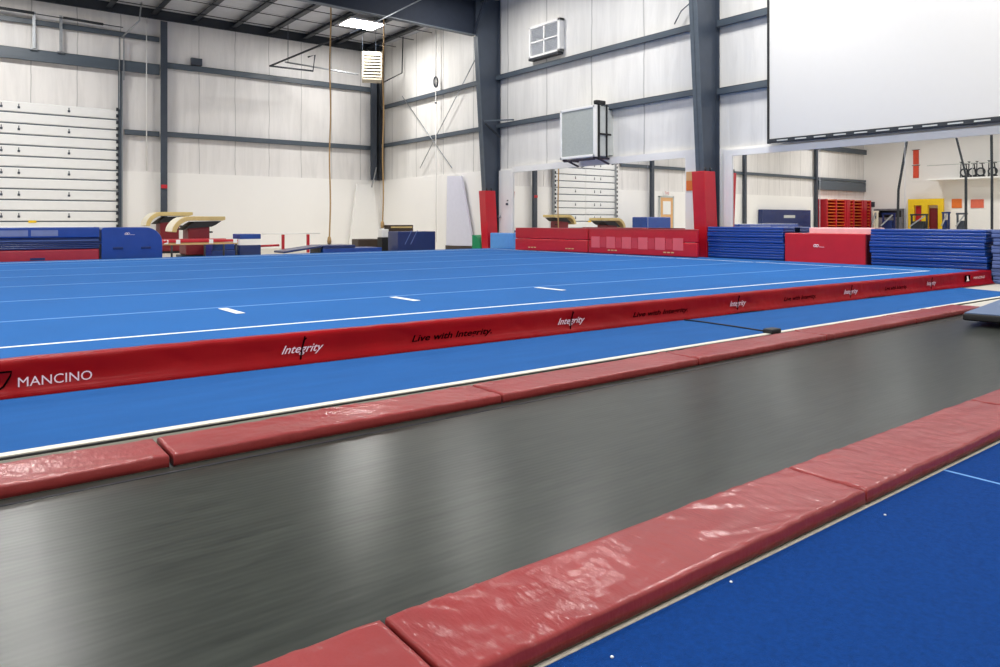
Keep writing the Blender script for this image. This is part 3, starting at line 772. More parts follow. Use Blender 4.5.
# ---------------------------------------------------------------- wall vent
yv0, yv1 = hx(560, 17.1), hx(529, 17.1)
t = thing('wall_vent', 'white four-pane louvred wall vent high up right of the corner column', 'vent', (17.2, (yv0+yv1)/2, 7.22))
MB().box(17.08, XR, yv0, yv1, 7.22, 7.31).box(17.08, XR, yv0, yv1, 8.3, 8.4).box(17.08, XR, yv0, yv0+.12, 7.22, 8.4).box(17.08, XR, yv1-.08, yv1, 7.22, 8.4).build('frame', M_white, t, bevel=.01)
ym = (yv0+yv1)/2+.03; m = MB().box(17.1, XR, ym-.03, ym+.03, 7.3, 8.3).box(17.1, XR, yv0+.1, yv1-.08, 7.77, 7.82); m.build('mullion', M_white, t)
m = MB()
for i in range(16): zc = 7.34+i*.06; m.add([(17.12, yv0+.15, zc), (17.12, yv1-.08, zc), (17.19, yv1-.08, zc+.045), (17.19, yv0+.15, zc+.045)], [(0, 1, 2, 3)])
m.box(17.2, 17.25, yv0+.1, yv1-.05, 7.3, 8.3); m.build('louvre', mat('louvre_grey', (224, 226, 229), .5), t)
MB().box(17.05, XR, yv0+.05, yv1-.03, 7.14, 7.22).build('sill', M_steel_dk, t)
# ---------------------------------------------------------------- evaporative cooler on bracket
XU = 16.35
yu0, yu1 = hx(594.5, XU), hx(560, XU)
t = thing('air_cooler', 'grey boxy air cooler mounted on wall bracket above the first mirror', 'air cooler', (16.8, (yu0+yu1)/2, 3.3))
MB().box(XU+.12, 17.0, yu0, yu1, 3.33, 4.93).build('body', M_grey, t, bevel=.02)
MB().box(XU, XU+.13, yu0-.01, yu0+.07, 3.3, 4.95).box(XU, XU+.13, yu1-.07, yu1+.01, 3.3, 4.95).box(XU, XU+.13, yu0, yu1, 3.3, 3.38).box(XU, XU+.13, yu0, yu1, 4.87, 4.95).build('front_frame', M_white, t, bevel=.01)
MB().box(XU+.03, XU+.13, yu0+.06, yu1-.06, 3.37, 4.88).build('filter_pad', M_mesh, t)
MB().box(XU+.14, XU+.2, yu0-.05, yu0-.0, 3.2, 5.1).box(XU+.5, XU+.54, yu0-.05, yu0, 3.3, 5.0).box(XU+.14, XU+.7, yu0-.06, yu0-.02, 4.0, 4.06).build('strut', M_black, t)
m = MB().bar((XU+.05, yu0+.1, 3.27), (17.1, yu0+.1, 3.27), .06).bar((XU+.05, yu1-.1, 3.27), (17.1, yu1-.1, 3.27), .06).bar((XU+.1, yu0+.1, 3.24), (XU+.1, yu1-.1, 3.24), .06)
m.bar((XU+.3, yu0+.1, 3.25), (XR-.2, yu0+.1, 3.1), .05).bar((XU+.3, yu1-.1, 3.25), (XR-.2, yu1-.1, 3.1), .05)
m.build('bracket', mat('plum_black_steel', (48, 38, 56), .5), t)
MB().box(17.0, XR, yu0+.1, yu1-.1, 3.4, 4.85).build('duct', M_grey, t)
MB().box(XU+.05, XU+.45, yu0-.06, yu0+.1, 4.97, 5.1).build('top_clamp', M_black, t, bevel=.02)
# bracket arm on the first column + box on column 2
t = thing('column_bracket', 'thin steel outrigger bracket across the column near the corner', 'bracket', (16.6, YC1-.2, 4.9))
MB().bar((16.4, YC1-.2, 5.1), (17.15, YC1-1.1, 5.1), .05).build('arm', M_girt, t)
MB().bar((16.45, YC1-.2, 5.0), (17.1, YC1-.3, 4.5), .05).build('strut', M_steel_dk, t)
tag(MB().box(17.0, 17.25, YC2+.25, YC2+.5, 7.3, 7.65).build('electrical_box', M_steel, bevel=.01), 'grey electrical box at the side of the column above first mirror', 'box')
tubes('cable_loop', 'curved grey cable running from electrical box down to the girt', 'cable', [(17.1, YC2+.5, 7.5), (17.1, YC2+.8, 7.55), (17.1, YC2+1.1, 7.4), (17.1, YC2+1.35, 7.07)], .018, M_girt)
# cross rods between corner and first column
def rod(u0, v0, u1, v1, label, X_=17.12):
    a = (X_, hx(u0, X_), zz(v0, dep(u0, X=X_))); b2 = (X_, hx(u1, X_), zz(v1, dep(u1, X=X_)))
    return tag(MB().tube([a, b2], .02, 6).build('brace_rod', M_galv), label, 'rod')
rod(479, 52, 420, 168, 'diagonal brace rod sloping down left from the corner column')
rod(402, 96, 452, 168, 'diagonal brace rod sloping down right beside the white cable', 17.05)

# ---------------------------------------------------------------- unit heater
YH = 29.0
hx0, hx1 = hy(363.5, YH), hy(381, YH); dH = dep(372, Y=YH); z0h, z1h = zz(79.5, dH), zz(51.5, dH)
t = thing('unit_heater', 'cream louvred heater hanging from the roof in the corner', 'heater', ((hx0+hx1)/2, YH+.3, z0h))
HC = ((hx0+hx1)/2, YH+.03, z0h); HA = -R(26)
MB().box(hx0, hx1, YH+.03, YH+.75, z0h-.02, z1h).rot(HC, HA).build('body', M_heat, t, bevel=.02)
MB().box(hx0, hx1, YH-.01, YH+.04, z0h, z0h+.1).box(hx0, hx1, YH-.01, YH+.04, z1h-.1, z1h).box(hx0, hx0+.06, YH-.01, YH+.04, z0h, z1h).box(hx1-.06, hx1, YH-.01, YH+.04, z0h, z1h).rot(HC, HA).build('front_frame', M_heat, t)
MB().box(hx0+.05, hx1-.05, YH+.02, YH+.035, z0h+.05, z1h-.05).rot(HC, HA).build('grille_back', M_black, t)
for i in range(8):
    zc = z0h+.14+(z1h-z0h-.28)*i/7
    MB().bar((hx0+.05, YH-.01, zc), (hx1-.05, YH-.01, zc), .06, .07).rot(HC, HA).build('louvre', M_heat, t)
MB().tube([(hx0+.1, YH+.3, z1h), (hx0+.1, YH+.3, ZC)], .012).tube([(hx1-.1, YH+.3, z1h), (hx1-.1, YH+.3, ZC)], .012).build('hanger_rod', M_steel, t)
MB().tube([(hx0, YH+.5, z0h+.25), (hy(285, 31.5), 31.5, zz(62, dep(285, Y=31.5)))], .035).build('vent_pipe', M_galv, t)
# black gas pipe loop
def PY(u, v, Y): return (hy(u, Y), Y, zz(v, dep(u, Y=Y)))
tubes('gas_pipe', 'black gas pipe running diagonally to a square loop by the left wall', 'pipe',
      [PY(350, 33, 25.5), PY(270, 66, 30.5), PY(313, 71, 30.5), PY(315, 55, 30.5), PY(308, 57, 30.5)], .04, M_steel_dk)
tubes('pipe_hanger', 'thin vertical rod holding the black gas pipe', 'rod', [PY(288, 63, 30.6), (hy(288, 30.6), 30.6, ZC)], .015, M_steel)
tubes('conduit', 'light grey conduit climbing across the roof beam near the ceiling light', 'pipe', [PY(350, 33, 22.5), PY(380, 20, 22.5), PY(432, -6, 22.5)], .025, M_galv)
tubes('gas_pipe', 'thin dark pipe dropping from the roof right of the heater', 'pipe', [(hy(403, 30), 30, ZC), PY(402, 73, 30), PY(384, 82, 30)], .03, M_steel_dk)

# ---------------------------------------------------------------- climbing ropes and cable
def rope(u, v_top, v_bot, Y, label, r=.03):
    X_ = hy(u, Y); d_ = dep(u, Y=Y); zb = zz(v_bot, d_); zt = ZC-.2
    t = thing('climbing_rope', label, 'rope', (X_, Y, zb), 'climbing ropes')
    pts = [(X_+.02*math.sin(i*.7)-.03*(i/24), Y, zt+(zb-zt)*i/24) for i in range(25)]
    MB().tube(pts, r, 8).build('rope', M_rope, t)
    MB().lathe([(.01, 0), (.07, .02), (.08, .12), (.06, .25), (.03, .3)], (pts[-1][0], Y, zb-.05), 12).build('knot', M_rope, t)
    MB().box(X_-.1, X_+.1, Y-.05, Y+.05, zt-.03, zt+.12).build('ceiling_clamp', M_steel_dk, t)
rope(330.5, 14, 243, 25.5, 'tan climbing rope hanging left of the ceiling heater, down to blue mats')
rope(383.5, 24, 227, 26.7, 'tan climbing rope hanging in front of the corner column')
YW = 27.0; X_ = hy(435.8, YW); dW = dep(435.8, Y=YW)
t = thing('hoist_cable', 'white cable with metal eye hanging in front of the right wall corner', 'cable', (X_, YW, .3))
MB().tube([(X_, YW, ZC-.05), (X_, YW, zz(86, dW))], .03, 6).tube([(X_, YW, zz(92, dW)), (X_+.02, YW, .3)], .02, 6).build('cable', M_white, t)
lp = [(X_+.1*math.sin(a), YW, zz(82, dW)+.22*math.cos(a)) for a in [2*PI*k/16 for k in range(17)]]
MB()  .tube(lp, .035, 8, False).build('eye', M_steel, t)
MB().lathe([(.02, -.04), (.05, -.02), (.05, .03), (.02, .05)], (X_, YW, zz(103, dW)), 10).build('stopper', M_steel, t)

# ================================================================ BACK ROW OF EQUIPMENT (garage door side)
Y0 = 21.35
xl = -2.2; xr_ = hy(99.5, Y0)
t = thing('wedge_mat', 'long flat red mat at left, under the blue mats', 'mat', (.5, Y0+.6, 0))
MB().box(xl, xr_, Y0, Y0+1.2, 0, .53).build('cover', mat('dull_red_vinyl', (170, 30, 48), .4, coat=.3, bump=.4, bscale=6, bdist=.02), t, bevel=.04)
MB().box(hy(30, Y0), hy(45, Y0), Y0-.012, Y0+.005, .27, .33).build('patch', M_bluemat2, t)
z = .535
for i, lab in enumerate(['thin navy folding mat directly on top of the long red mat', 'thin navy folding mat in the middle of the left pile', 'thin navy folding mat just under the thick blue mat']):
    t = thing('folding_mat', lab, 'mat', (.5, Y0+.6, z), 'thin mats on the long red mat')
    MB().box(xl, xr_+.04*((i % 2)), Y0+.02*i, Y0+1.2, z+.003, z+.046).build('lower_panel', M_dullblue if i == 2 else M_bluemat2, t, bevel=.012)
    MB().box(xl, xr_+.04*((i % 2)), Y0+.02*i+.01, Y0+1.2, z+.049, z+.094).build('upper_panel', M_bluemat2, t, bevel=.012)
    z += .096
t = thing('crash_mat', 'thick blue crash mat with grey panels on top of the left pile', 'mat', (.5, Y0+.6, z))
MB().box(xl, xr_, Y0, Y0+1.2, z+.002, 1.09).build('cover', M_bluemat, t, bevel=.02)
for ua, ub in ((-30, 28), (31, 58)):
    MB().box(hy(ua, Y0), hy(ub, Y0), Y0-.006, Y0+.004, .87, 1.02).build('grey_panel', mat('lilac_grey_vinyl', (120, 130, 170), .5), t)
MB().box(xl, hy(94, Y0), Y0+.02, Y0+1.18, 1.088, 1.1).build('top_sheet', M_white, t)
# rounded blue block
xa, xb = hy(101.5, Y0), hy(162.5, Y0)
t = thing('vault_trainer_block', 'blue block with rounded right shoulder and white logo left of the vaults', 'foam block', ((xa+xb)/2, Y0+.5, 0))
pr = [(xa, 0), (xb, 0), (xb, .62)]+[(xb-.42+.42*math.cos(a), .66+.42*math.sin(a)) for a in [PI/2*k/8 for k in range(9)]]+[(xa+.05, 1.08), (xa, 1.03)]
cv = MB().prism(pr, 1, Y0, Y0+1.1).build('cover', M_bluemat, t, bevel=.02)
mb = MB(); logo(mb, (hy(126, Y0), Y0, .91), (1, 0, 0), .09); mb.build('logo', M_print, cv)
for ua in (118, 146):
    xc = hy(ua, Y0); MB().box(xc-.12, xc+.12, Y0-.02, Y0+.005, .5, .56).build('handle', M_bluemat2, cv, bevel=.01)
# vaulting tables
def vault(u0, u1, Y, ztop, label, wd=.95):
    x0, x1 = hy(u0, Y), hy(u1, Y); L_ = x1-x0
    t = thing('vaulting_table', label, 'vault', ((x0+x1)/2, Y+wd/2, 0), 'vaulting tables')
    # side profile (x, z)
    top = []; bot = []
    for k in range(17):
        s = k/16
        if s < .42:
            a = s/.42; xx = x0+L_*(.02+.33*(1-math.cos(a*PI/2))**.9*1.0); zc = ztop-.52*(1-math.sin(a*PI/2))
        else:
            a = (s-.42)/.58; xx = x0+L_*(.35+.65*a); zc = ztop-.015*math.cos(a*PI)*0
        top.append((xx, zc))
    # thickness offset
    for i, (xx, zc) in enumerate(top):
        a = top[max(i-1, 0)]; b2 = top[min(i+1, len(top)-1)]; dx, dz = b2[0]-a[0], b2[1]-a[1]; l = math.hypot(dx, dz) or 1
        th = .15 if i < len(top)-1 else .12
        bot.append((xx+dz/l*th, zc-dx/l*th))
    MB().prism(bot+top[::-1], 1, Y, Y+wd).build('top_pad', M_tan, t, bevel=.02)
    # pale nose cover
    ns = top[:6]; nb_ = [(p[0]-.012, p[1]+.012) for p in ns]
    MB().prism(ns+nb_[::-1], 1, Y+.02, Y+wd-.02).build('nose_cover', M_cream, t)
    xc = x0+L_*.58
    MB().prism([(x0+L_*.22, ztop-.47), (x0+L_*.36, ztop-.27), (x0+L_*.44, ztop-.18), (x1-.12, ztop-.16), (x1-.32, ztop-.3), (x0+L_*.74, ztop-.36), (x0+L_*.3, ztop-.42)], 1, Y+.05, Y+wd-.05).build('underframe', M_black, t)
    cc = MB().box(x0+L_*.32, x0+L_*.72, Y+.1, Y+wd-.1, .45, ztop-.3).build('column_cover', M_maroon, t, bevel=.04)
    MB().box(x0+L_*.27, x0+L_*.76, Y+.02, Y+wd-.02, .08, .46).build('base_pad', M_maroon, t, bevel=.04)
    MB().box(x0+L_*.2, x0+L_*.8, Y+.1, Y+wd-.1, 0, .08).build('base', M_steel_dk, t)
    MB().tube([(x0+L_*.74, Y+.3, ztop-.55), (x0+L_*.80, Y+.3, ztop-.55)], .03).build('crank', M_black, cc)
    return t
vault(145, 193, 30.0, 1.60, 'tan vaulting table on maroon base, left and farther back of the two')
vault(171, 225.5, 26.2, 1.41, 'tan vaulting table on maroon base, right and nearer of the two')
# low trampoline in front of the vaults
YT = 23.6
xa, xb = hy(158, YT), hy(238, YT); zt = zz(241.5, dep(190, Y=YT))
t = thing('mini_trampoline', 'low trampoline frame with red padding in front of the two vaults', 'trampoline', ((xa+xb)/2, YT+.8, 0))
MB().box(xa+.1, xb, YT, YT+.06, zt-.1, zt-.04).box(xa+.1, xb, YT+1.5, YT+1.56, zt-.1, zt-.04).build('rail', M_wood, t)
MB().box(xa+.15, xb, YT-.02, YT+.35, zt-.03, zt+.05).box(xa+.15, xb, YT+1.2, YT+1.58, zt-.03, zt+.05).build('frame_padding', M_red, t, bevel=.02)
MB().box(xa+.2, xb-.05, YT+.3, YT+1.25, zt-.02, zt-.005).build('bed', M_black, t)
for yy in (YT, YT+1.5): MB().tube([(xa-.05, yy, 0), (xa-.03, yy, .25), (xa+.03, yy, zt-.12), (xa+.12, yy, zt-.02), (xa+.25, yy, zt+.02)], .05, 10).build('leg', M_red, t)
for xx in (hy(172, YT), hy(205, YT), hy(224, YT), xb-.05):
    MB().tube([(xx, YT+.03, 0), (xx, YT+.03, zt-.08)], .03).build('leg', M_steel_dk, t)
for ua in (166, 178, 211, 235):
    xx = hy(ua, YT); MB().box(xx-.06, xx+.06, YT-.03, YT+.04, zt-.07, zt+.06).build('clamp', M_white, t)
# blue mats under / behind it
t = thing('folding_mat', 'bright blue mats lying right of the nearer vault base', 'mat', (hy(222, 25), 25, 0))
MB().box(hy(212, 25.2), hy(236, 25.2), 25.25, 26.1, 0, .26).build('lower_panel', M_bluemat, t, bevel=.02)
MB().box(hy(213, 25.2), hy(235, 25.2), 25.25, 26.1, .265, .52).build('upper_panel', M_bluemat, t, bevel=.02)
# spotting block
xa, xb = hy(240, 25.0), hy(261, 25.0); dB = dep(250, Y=25)
t = thing('spotting_block', 'small navy block with blue lid and white band at end of low trampoline', 'foam block', ((xa+xb)/2, 25.4, 0))
MB().box(xa, xb, 25, 25.8, 0, zz(245, dB)).build('body', M_bluemat2, t, bevel=.02)
MB().box(xa, xb-.02, 25.01, 25.79, zz(245, dB), zz(239, dB)).build('white_band', M_white, t)
MB().box(xa, xb, 25, 25.8, zz(239, dB), zz(234, dB)).build('lid', M_bluemat, t, bevel=.02)
MB().tube([(xb, 25.2, zz(246.5, dB)), (hy(279, 25.2), 25.2, zz(246, dB))], .04).build('handle_bar', M_red, t)
# low horizontal bar with red posts
YBm = 27.5; dB = dep(295, Y=YBm)
t = thing('low_bar', 'thin white rail on two red posts standing against the white wall', 'bar', (hy(295, YBm), YBm, 0))
MB().tube([(hy(262, YBm), YBm, zz(233.5, dB)), (hy(320, YBm), YBm, zz(233.5, dB))], .025).build('rail', M_white, t)
for ua in (283, 308):
    xx = hy(ua, YBm); MB().box(xx-.045, xx+.045, YBm-.05, YBm+.05, 0, zz(234.5, dB)).build('post', M_red, t); 
# incline + blue mats
YM = 24.6
t = thing('incline_mat', 'dark blue sloping mat leading up to blue mats under the rope', 'mat', (hy(300, YM), YM+.5, 0))
xa, xb = hy(284, YM), hy(322, YM); MB().box(xb-.06, xb, YM+.1, YM+.9, 0, .3).build('support', M_steel_dk, t); MB().prism([(xa, .12), (xb, .3), (xb, .37), (xa, .19)], 1, YM, YM+1.0).build('cover', M_bluemat2, t, bevel=.02)
xa, xb = hy(323, YM), hy(382, YM); 
for i, (z0_, z1_, m_, lab) in enumerate(((0, .25, M_bluemat, 'bright blue mat under the navy one below climbing rope'), (.255, .37, M_bluemat2, 'navy blue mat on top of bright blue mat below climbing rope'))):
    t = thing('folding_mat', lab, 'mat', ((xa+xb)/2, YM+.6, z0_), 'mats below the climbing rope')
    MB().box(xa, xb-(.0 if i == 0 else 1.1), YM, YM+1.2, z0_+.002, z1_).build('cover', m_, t, bevel=.02)
tag(MB().box(hy(358, 27.2), hy(379, 27.2), 27.2, 27.8, 0, .5).build('equipment_box', M_brown, bevel=.03), 'dark low box behind the blue mats near the corner', 'box')
# cabinet and TV-like board near corner
YK = 26.2; dK = dep(395, Y=YK)
t = thing('storage_cabinet', 'dark brown open cabinet behind the scuffed blue block near the corner', 'cabinet', (hy(402, YK), YK+.25, 0))
MB().box(hy(390, YK), hy(414.5, YK), YK+.1, YK+.5, 0, zz(225, dK)).build('body', M_brown, t, bevel=.02)
MB().box(hy(392, YK), hy(413, YK), YK+.06, YK+.1, zz(228, dK), zz(226.5, dK)).build('shelf_edge', M_tan, t)
t = thing('floor_fan', 'small black stand with white top beside the dark brown cabinet', 'stand', (hy(386, YK), YK-.3, 0))
MB().box(hy(382, YK-.4), hy(388.5, YK-.4), YK-.4, YK, 0, zz(237, dK)).build('base', M_black, t, bevel=.02)
MB().box(hy(382.5, YK-.4), hy(389, YK-.4), YK-.38, YK-.02, zz(237, dK), zz(229, dK)).build('top', M_white, t, bevel=.02)
# scuffed blue block
YQ = 24.3
xa, xb = hy(398, YQ), hy(435.5, YQ)
t = thing('foam_block', 'scuffed dark blue foam block in front of the brown cabinet near the corner', 'foam block', ((xa+xb)/2, YQ+.4, 0))
MB().box(xa, xb, YQ, YQ+.8, 0, zz(231.5, dep(414, Y=YQ))).build('cover', M_bluemat2, t, bevel=.025)
mb = MB()
for dx in (.5, .75): mb.bar((xa+dx-.2, YQ-.004, .35), (xa+dx+.1, YQ-.004, .88), .004, .035)
mb.build('scuff', M_dullblue, t)
# tapered white panel leaning on the right wall near the corner
def tapered(u0t, u1t, u0b, u1b, vt, vb, X_, label, m_):
    P = [(X_, hx(u, X_), zz(v, dep(u, X=X_))) for u, v in ((u0b, vb), (u1b, vb), (u1t, vt), (u0t, vt))]
    t = thing('vault_runway_board', label, 'board', (X_, sum(p[1] for p in P)/4, P[0][2]))
    v = P+[(p[0]+.1, p[1], p[2]) for p in P]
    MB().add(v, [(0,1,2,3), (7,6,5,4), (0,4,5,1), (1,5,6,2), (2,6,7,3), (3,7,4,0)]).build('panel', m_, t, bevel=.015)
    m = MB().box(X_-.03, X_+.15, P[1][1], P[0][1], 0, P[0][2]+.03); m.build('foot_rail', M_brown, t)
    return t
M_lav = mat('lavender_white_plastic', (222, 222, 236), .4, var=.02)
tapered(447, 461, 446, 473, 176, 246, 17.05, 'tall tapered white board leaning on right wall beside the white cable', M_lav)
YP = 32.3
P = [(hy(u, YP), zz(v, dep(u, Y=YP))) for u, v in ((350, 240), (380, 240), (374, 184), (357, 184))]
t = thing('vault_runway_board', 'faint tall tapered white board leaning on left wall beside the corner', 'board', (P[0][0]+.4, YP, 0))
MB().prism([(P[0][0], 0), (P[1][0], 0)]+P[1:]+[P[0]], 1, YP, YP+.12).build('panel', M_white, t, bevel=.01)
# green half round
t = thing('half_round_mat', 'green quarter round mat at the foot of the right wall by the red column pad', 'mat', (16.8, 23.6, 0))
yc = hx(472, 16.7); r_ = yc-hx(480.5, 16.7)
zc = zz(248, dep(475, X=16.7)); rz = zz(235, dep(475, X=16.7))-zc
pr = [(yc, 0)]+[(yc-r_*math.sin(a), zc+rz*math.cos(a)) for a in [PI/2*k/10 for k in range(11)]]+[(yc-r_, 0)]
MB().prism(pr, 0, 16.7, 17.1).build('cover', M_green, t, bevel=.01)

# ================================================================ SEEN ONLY IN THE MIRRORS
t = thing('wall_mat', 'wide blue mat standing against the end wall, seen in the long mirror', 'mat', (-19, YL-.3, 0))
MB().box(-22.6, -15.6, YL-.45, YL-.1, 0, 2.15).build('cover', M_bluemat2, t, bevel=.03)
MB().box(-20.2, -18.6, YL-.47, YL-.44, 1.5, 1.72).build('label_panel', M_grey, t)
# red and orange cubby shelving: unit with bins
t = thing('shelving_unit', 'tall red shelving filled with orange trays, seen in the long mirror', 'shelving', (-28, YL-.6, 0))
m = MB()
for i in range(6): xx = -31.9+i*1.5; m.box(xx-.1, xx+.1, YL-.9, YL-.1, 0, 3.1)
for i in range(2): xx = -30.9+i*3; m.box(xx-.3, xx+.35, YL-.92, YL-.1, 0, 3.1)
m.build('upright', M_red, t)
m = MB()
for j in range(11): m.box(-31.9, -24.4, YL-.86, YL-.1, .3+j*.27, .36+j*.27)
m.build('tray', M_orange, t)
MB().box(-31.9, -24.4, YL-.14, YL-.06, 0, 3.1).build('back_board', M_maroon, t)
tag(MB().box(-32.2, -24.2, YL-.35, YL-.02, 3.9, 4.7).build('door_housing', M_girt, bevel=.03), 'long grey roller housing above the red shelving, seen in mirror', 'roller housing')
# exit door
d = struct('door_3', MB().box(-5.4, -4.1, YL-.14, YL-.04, 0, 2.85), M_tanpanel, bevel=.01)
MB().box(-5.5, -5.4, YL-.16, YL-.04, 0, 2.95).box(-4.1, -4.0, YL-.16, YL-.04, 0, 2.95).box(-5.5, -4.0, YL-.16, YL-.04, 2.85, 2.95).build('frame', M_grey, d)
MB().box(-5.15, -4.35, YL-.16, YL-.139, 1.7, 2.6).build('window', M_white, d)
t = thing('exit_sign', 'small red exit sign above the tan door, seen in first mirror', 'sign', (-4.75, YL-.1, 3.0))
MB().box(-5.05, -4.45, YL-.14, YL-.05, 3.02, 3.3).build('body', M_white, t)
mb = text_mb(MB(), 'EXIT', (-4.98, YL-.145, 3.07), (1, 0, 0), .46, .18); mb.build('lettering', M_red, t)
t = thing('foam_block', 'big blue foam block by the garage door, seen in first mirror', 'foam block', (-.9, 30.4, 0))
MB().box(-2.2, .1, 30, 31.2, 0, 1.5).build('cover', M_bluemat, t, bevel=.06)
mb = MB(); logo(mb, (-.2, 30.0, 1.2), (-1, 0, 0), .001); 
# back wall (opposite the mirrors): ledge, banner, bikes, yellow frame, posters, kit
def by(u):  # Y on the back wall for a bearing seen through the long mirror
    t_ = (u-500)/F; d = (2*17.18-XB)/(CY+SY*t_); return d*(SY-CY*t_), d
def bp(u, v, off=0): y, d = by(u); return y, zz(v, d)
Xw = XB
y0_, z_ = bp(940, 179); 
t = thing('mezzanine_ledge', 'white balcony ledge on the far wall, seen in the long mirror', 'balcony', (Xw+1, 24, 4.4))
zl = bp(960, 179)[1]
MB().box(Xw+.01, Xw+2.2, 12, by(938)[0], zl-.12, zl).build('slab', M_white, t)
m = MB()
for i in range(9): yy = 13+i*1.25; m.tube([(Xw+2.1, yy, zl), (Xw+2.1, yy, zl+1.1)], .03, 6)
m.tube([(Xw+2.1, 12, zl+1.1), (Xw+2.1, by(938)[0], zl+1.1)], .03, 6); t = thing('balcony_railing', 'thin grey railing along the balcony edge, seen in the long mirror', 'railing', (Xw+2.1, 20, zl)); m.build('bar', M_grey, t)
for i, u_ in enumerate((970, 978, 986, 998)):
    yc, _ = by(u_); t = thing('spin_bike', ['dark exercise bike leftmost on the balcony, seen in mirror', 'dark exercise bike second on the balcony, seen in mirror', 'dark exercise bike third on the balcony, seen in mirror', 'dark exercise bike right of grey post on the balcony, seen in mirror'][i], 'exercise bike', (Xw+1, yc, zl), 'exercise bikes on the balcony')
    w_ = [(Xw+1.1, yc+.3*math.cos(a), zl+.45+.3*math.sin(a)) for a in [2*PI*k/18 for k in range(19)]]
    MB().tube(w_, .06, 8, False).build('wheel', M_steel_dk, t)
    MB().bar((Xw+1.1, yc-.3, zl+.07), (Xw+1.1, yc+.3, zl+.07), .3, .12).build('base', M_black, t)
    MB().bar((Xw+1.1, yc-.25, zl+.1), (Xw+1.1, yc-.1, zl+1.15), .07).box(Xw+.98, Xw+1.22, yc-.25, yc+.05, zl+1.1, zl+1.2).build('seat_post', M_black, t)
    MB().bar((Xw+1.1, yc+.3, zl+.1), (Xw+1.1, yc+.25, zl+1.3), .06).bar((Xw+.85, yc+.25, zl+1.3), (Xw+1.35, yc+.25, zl+1.3), .05).build('handlebar', M_black, t)
ya_, zt_ = bp(919, 150); yb_, zb_ = bp(913.5, 178)
for (za, zb2, lab) in ((164.5, 150, 'upper orange red banner on the far wall, seen in mirror'), (178, 165.5, 'lower orange red banner on the far wall, seen in mirror')):
    z0_, z1_ = bp(916, za)[1], bp(916, zb2)[1]
    t = thing('wall_banner', lab, 'banner', (Xw+.03, (ya_+yb_)/2, z0_), 'banners on the far wall')
    MB().box(Xw+.02, Xw+.07, min(ya_, yb_), max(ya_, yb_), z0_, z1_).build('cloth', mat('orange_red_cloth', (222, 78, 50), .6), t)
    MB().bar((Xw+.05, min(ya_, yb_)-.1, z1_), (Xw+.05, max(ya_, yb_)+.1, z1_), .05).build('rod', M_brown, t)
# yellow doorway frame
y1_, y2_ = by(912)[0], by(947)[0]; zt_ = bp(930, 199)[1]
t = thing('yellow_frame', 'bright yellow double arch frame with red curtain, seen in mirror', 'frame', (Xw+.6, (y1_+y2_)/2, 0))
ym_ = (y1_+y2_)/2
MB().box(Xw+.5, Xw+.8, y2_, y1_, zt_-.55, zt_).box(Xw+.5, Xw+.8, y1_-.5, y1_, 0, zt_-.5).box(Xw+.5, Xw+.8, ym_-.2, ym_+.3, 0, zt_-.5).box(Xw+.5, Xw+.8, y2_, y2_+.4, 0, zt_-.5).build('arch', M_yellow, t, bevel=.03)
MB().box(Xw+.2, Xw+.4, ym_+.3, y1_-.5, 0, zt_-.6).build('curtain', M_red, t)
MB().box(Xw+.2, Xw+.4, y2_+.4, ym_-.2, 0, zt_-.8).build('back_panel', M_maroon, t)
for i, (ua, ub, va, vb, m_, lab) in enumerate(((952, 962, 208, 199, M_orange, 'pale orange poster right of yellow frame, seen in mirror'), (971, 984, 208, 199.5, mat('coral_paper', (226, 110, 84), .6), 'coral poster with dark corner on the far wall, seen in mirror'),
                                       (869, 875, 207, 202, M_steel, 'small grey poster left of dark post on the far wall, seen in mirror'))):
    ya_, yb_ = by(ua)[0], by(ub)[0]; z0_, z1_ = bp(ua, va)[1], bp(ua, vb)[1]
    t = thing('wall_poster', lab, 'poster', (Xw, (ya_+yb_)/2, z0_), 'posters on the far wall'); MB().box(Xw+.02, Xw+.06, yb_, ya_, z0_, z1_).build('sheet', m_, t)
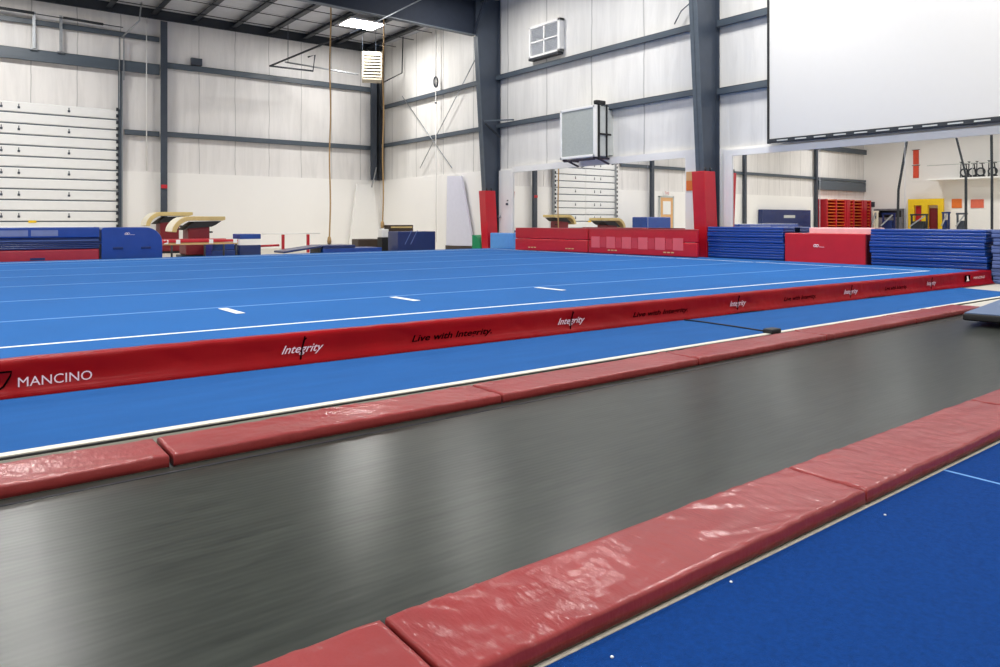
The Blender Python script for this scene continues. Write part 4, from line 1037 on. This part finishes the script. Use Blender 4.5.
# grey rack row (x 865-905) and equipment with blue pads
ya_, yb_ = min(by(865)[0], 31.4), by(906)[0]; zt_ = bp(880, 209)[1]
t = thing('cubby_rack', 'low grey rack with dark compartments along far wall, seen in mirror', 'rack', (Xw+.6, (ya_+yb_)/2, 0))
MB().box(Xw+.1, Xw+.7, yb_, ya_, 0, zt_).build('body', mat('mid_grey_rack', (120, 120, 126), .6, var=.3, vscale=3), t)
for i in range(8):
    yy = yb_+.3+i*(ya_-yb_-.6)/7; MB().box(Xw+.69, Xw+.73, yy-.22, yy+.22, zt_-.75, zt_-.15).build('compartment', M_black, t)
for i, (ua, ub, v_, m_, lab) in enumerate(((897, 913, 214, M_bluemat2, 'blue padded machine right of grey rack, seen in mirror'), (925, 945, 215, M_steel_dk, 'dark grey machine in front of yellow frame, seen in mirror'),
                                   (956, 967, 213, M_bluemat2, 'navy padded machine beside dark post, seen in mirror'), (970, 984, 214, M_steel, 'grey blue machine with slanted arms, seen in mirror'),
                                   (888, 896, 212, M_cream, 'cream cabinet left of blue machine, seen in mirror'))):
    ya_, yb_ = by(ua)[0], by(ub)[0]; z1_ = bp(ua, v_)[1]; Xm = Xw+3.0
    t = thing('exercise_machine', lab, 'exercise machine', (Xm, (ya_+yb_)/2, 0), 'machines in the far hall')
    MB().box(Xm-.5, Xm+.5, yb_+.1, ya_-.1, .0, .25).build('base', M_steel_dk, t, bevel=.02)
    MB().box(Xm-.3, Xm+.3, yb_+.3, ya_-.3, .25, z1_*.7).build('weight_stack', m_, t, bevel=.03)
    MB().bar((Xm, yb_+.2, .2), (Xm, yb_+.2, z1_), .12).bar((Xm, ya_-.2, .2), (Xm, ya_-.2, z1_), .12).bar((Xm, yb_+.1, z1_), (Xm, ya_-.1, z1_), .14).build('upright', m_, t)
    MB().bar((Xm+.35, yb_+.2, z1_*.95), (Xm+.6, ya_-.3, z1_*.45), .1).build('arm', M_galv, t)
# bent dark posts in the middle of the hall
def mid_post(u0, v0, u1, v1, u2, Xp, label):
    def at(u, v):
        t_ = (u-500)/F; d = (2*17.18-Xp)/(CY+SY*t_); return (Xp, d*(SY-CY*t_), zz(v, d))
    a = at(u0, v0); b2 = at(u1, v1); c = at(u2, 226)
    t = thing('frame_post', label, 'post', (c[0], c[1], 0), 'dark slanted posts in the far hall')
    MB().bar(a, b2, .16, .1).bar(b2, (c[0], c[1], 0), .16, .1).build('shaft', M_steel_dk, t)
    MB().box(c[0]-.2, c[0]+.2, c[1]-.2, c[1]+.2, 0, .04).build('foot', M_steel_dk, t)
mid_post(907, 141, 898.5, 190, 897.5, -26, 'dark bent post left of orange banner, seen in mirror')
mid_post(956.5, 138, 966, 175, 966, -26, 'dark bent post right of yellow frame, seen in mirror')
mid_post(991.5, 135, 992, 175, 992, Xw+2.6, 'grey post at right edge of the long mirror')

# small objects pass done: remove helper property
for o in bpy.data.objects:
    if '_w' in o: del o['_w']
